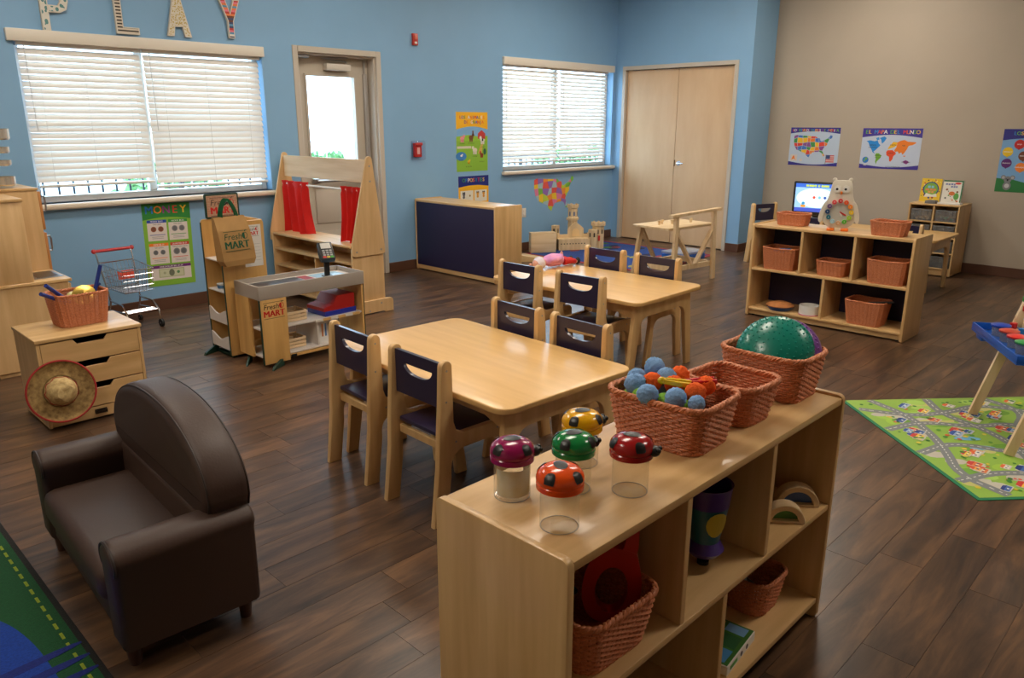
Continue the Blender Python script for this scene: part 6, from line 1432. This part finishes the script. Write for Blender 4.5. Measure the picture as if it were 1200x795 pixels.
MB().prism([(-.045, .15), (.045, .15), (.045, .20)]+arc(0, .20, .045, 0, 180, 6)[1:], 'y', -.022, -.0195).obj('gate_arch', wood('castle_inner', (236, 204, 150), (226, 190, 130), 'z'), cs_)
MB().box(.255, .28, -.108, -.104, .10, .16).obj('red_banner', plastic((206, 50, 40)), cs_); MB().box(.12, .20, -.10, -.02, 0, .13).obj('gatehouse', ca, cs_)
hb = thing('hollow_block', 'large hollow wooden building block beside the castle', 'block', (6.99, 6.33, .0125), R(-32))
MB().box(-.16, .16, -.055, -.043, 0, .235, .002).box(-.16, .16, .043, .055, 0, .235, .002).box(-.16, -.148, -.043, .043, 0, .235).box(.148, .16, -.043, .043, 0, .235).obj('frame', pine_x, hb); MB().box(-.16, .16, -.055, .055, .235, .247, .002).obj('lid', pine_x, hb)
rp_ = thing('ramp_board', 'flat wooden ramp board lying between the shelf and hollow block', 'board', (6.38, 6.15, 0), R(-38))
MB().prism([(-.36, 0), (.36, 0), (.36, .012), (-.36, .16)], 'y', -.10, .10, .003, 1).obj('wedge', wood('ramp_maple', (222, 190, 140), (208, 172, 118), 'x'), rp_); MB().box(-.37, -.36, -.10, .10, 0, .16).obj('end_cap', maple_z, rp_)

# ================================================================== BABY DOLL
dl = thing('baby_doll', 'baby doll in a pink outfit and red trousers lying on the table', 'doll', (4.005, 3.655, .5405), R(-6)); dl.scale = (1.12, .98, .88)
skin = mat('doll_skin', (232, 170, 150), .5); pink = mat('pink_fleece', (240, 166, 196), .85, var=.2, vscale=18, rgb2=(214, 150, 214)); redc = mat('red_cloth', (206, 44, 44), .8); blk = mat('black_shoe', (24, 22, 24), .6)
MB().ell((0, 0, .048), .05, .045, .047, 20, 14).obj('head', skin, dl)
MB().lathe([(.0, .0), (.035, .005), (.05, .03), (.051, .05), (.047, .052), (0, .02)], 20, M=T3((-.036, 0, .046)) @ Matrix.Rotation(R(80), 4, 'Y')).obj('bonnet', mat('white_bonnet', (228, 220, 232), .8), dl)
f = MB().ell((0.01, 0, .096), .007, .006, .007, 8, 6)
for s_ in (-1, 1): f.ell((-.006, s_*.017, .091), .006, .005, .004, 8, 6)
f.obj('face_features', mat('doll_face', (190, 110, 100), .5), dl)
MB().tube([(.045, 0, .05), (.07, 0, .058), (.12, 0, .062), (.17, 0, .056), (.20, 0, .045)], [.024, .046, .055, .05, .03], 16).obj('torso', pink, dl)
ar_ = MB().tube([(.075, -.035, .07), (.10, -.06, .075), (.135, -.06, .085), (.155, -.045, .105)], [.022, .024, .022, .015], 12).obj('arm', pink, dl); MB().ell((.16, -.042, .118), .011, .010, .013, 10, 8).obj('hand', skin, ar_)
for i in range(4): MB().tube([(.155+.004*i, -.045+.003*i, .125), (.154+.005*i, -.047+.004*i, .138)], .0028, 6).obj('finger', skin, ar_)
ar_ = MB().tube([(.075, .035, .06), (.06, .07, .05), (.02, .095, .03)], [.022, .022, .016], 12).obj('arm', pink, dl); MB().ell((.0, .10, .022), .012, .012, .010, 10, 8).obj('hand', skin, ar_)
for s_, b_ in ((-1, 0), (1, .015)):
    lg = MB().tube([(.19, s_*.028, .042), (.24, s_*.035, .045), (.29, s_*.03+b_, .032)], [.032, .028, .020], 12).obj('trouser_leg', redc, dl)
    MB().tube([(.285, s_*.03+b_, .031), (.305, s_*.03+b_, .028)], .014, 10).obj('ankle', skin, lg); MB().ell((.318, s_*.03+b_, .032), .018, .02, .032, 12, 8).obj('shoe', blk, lg)
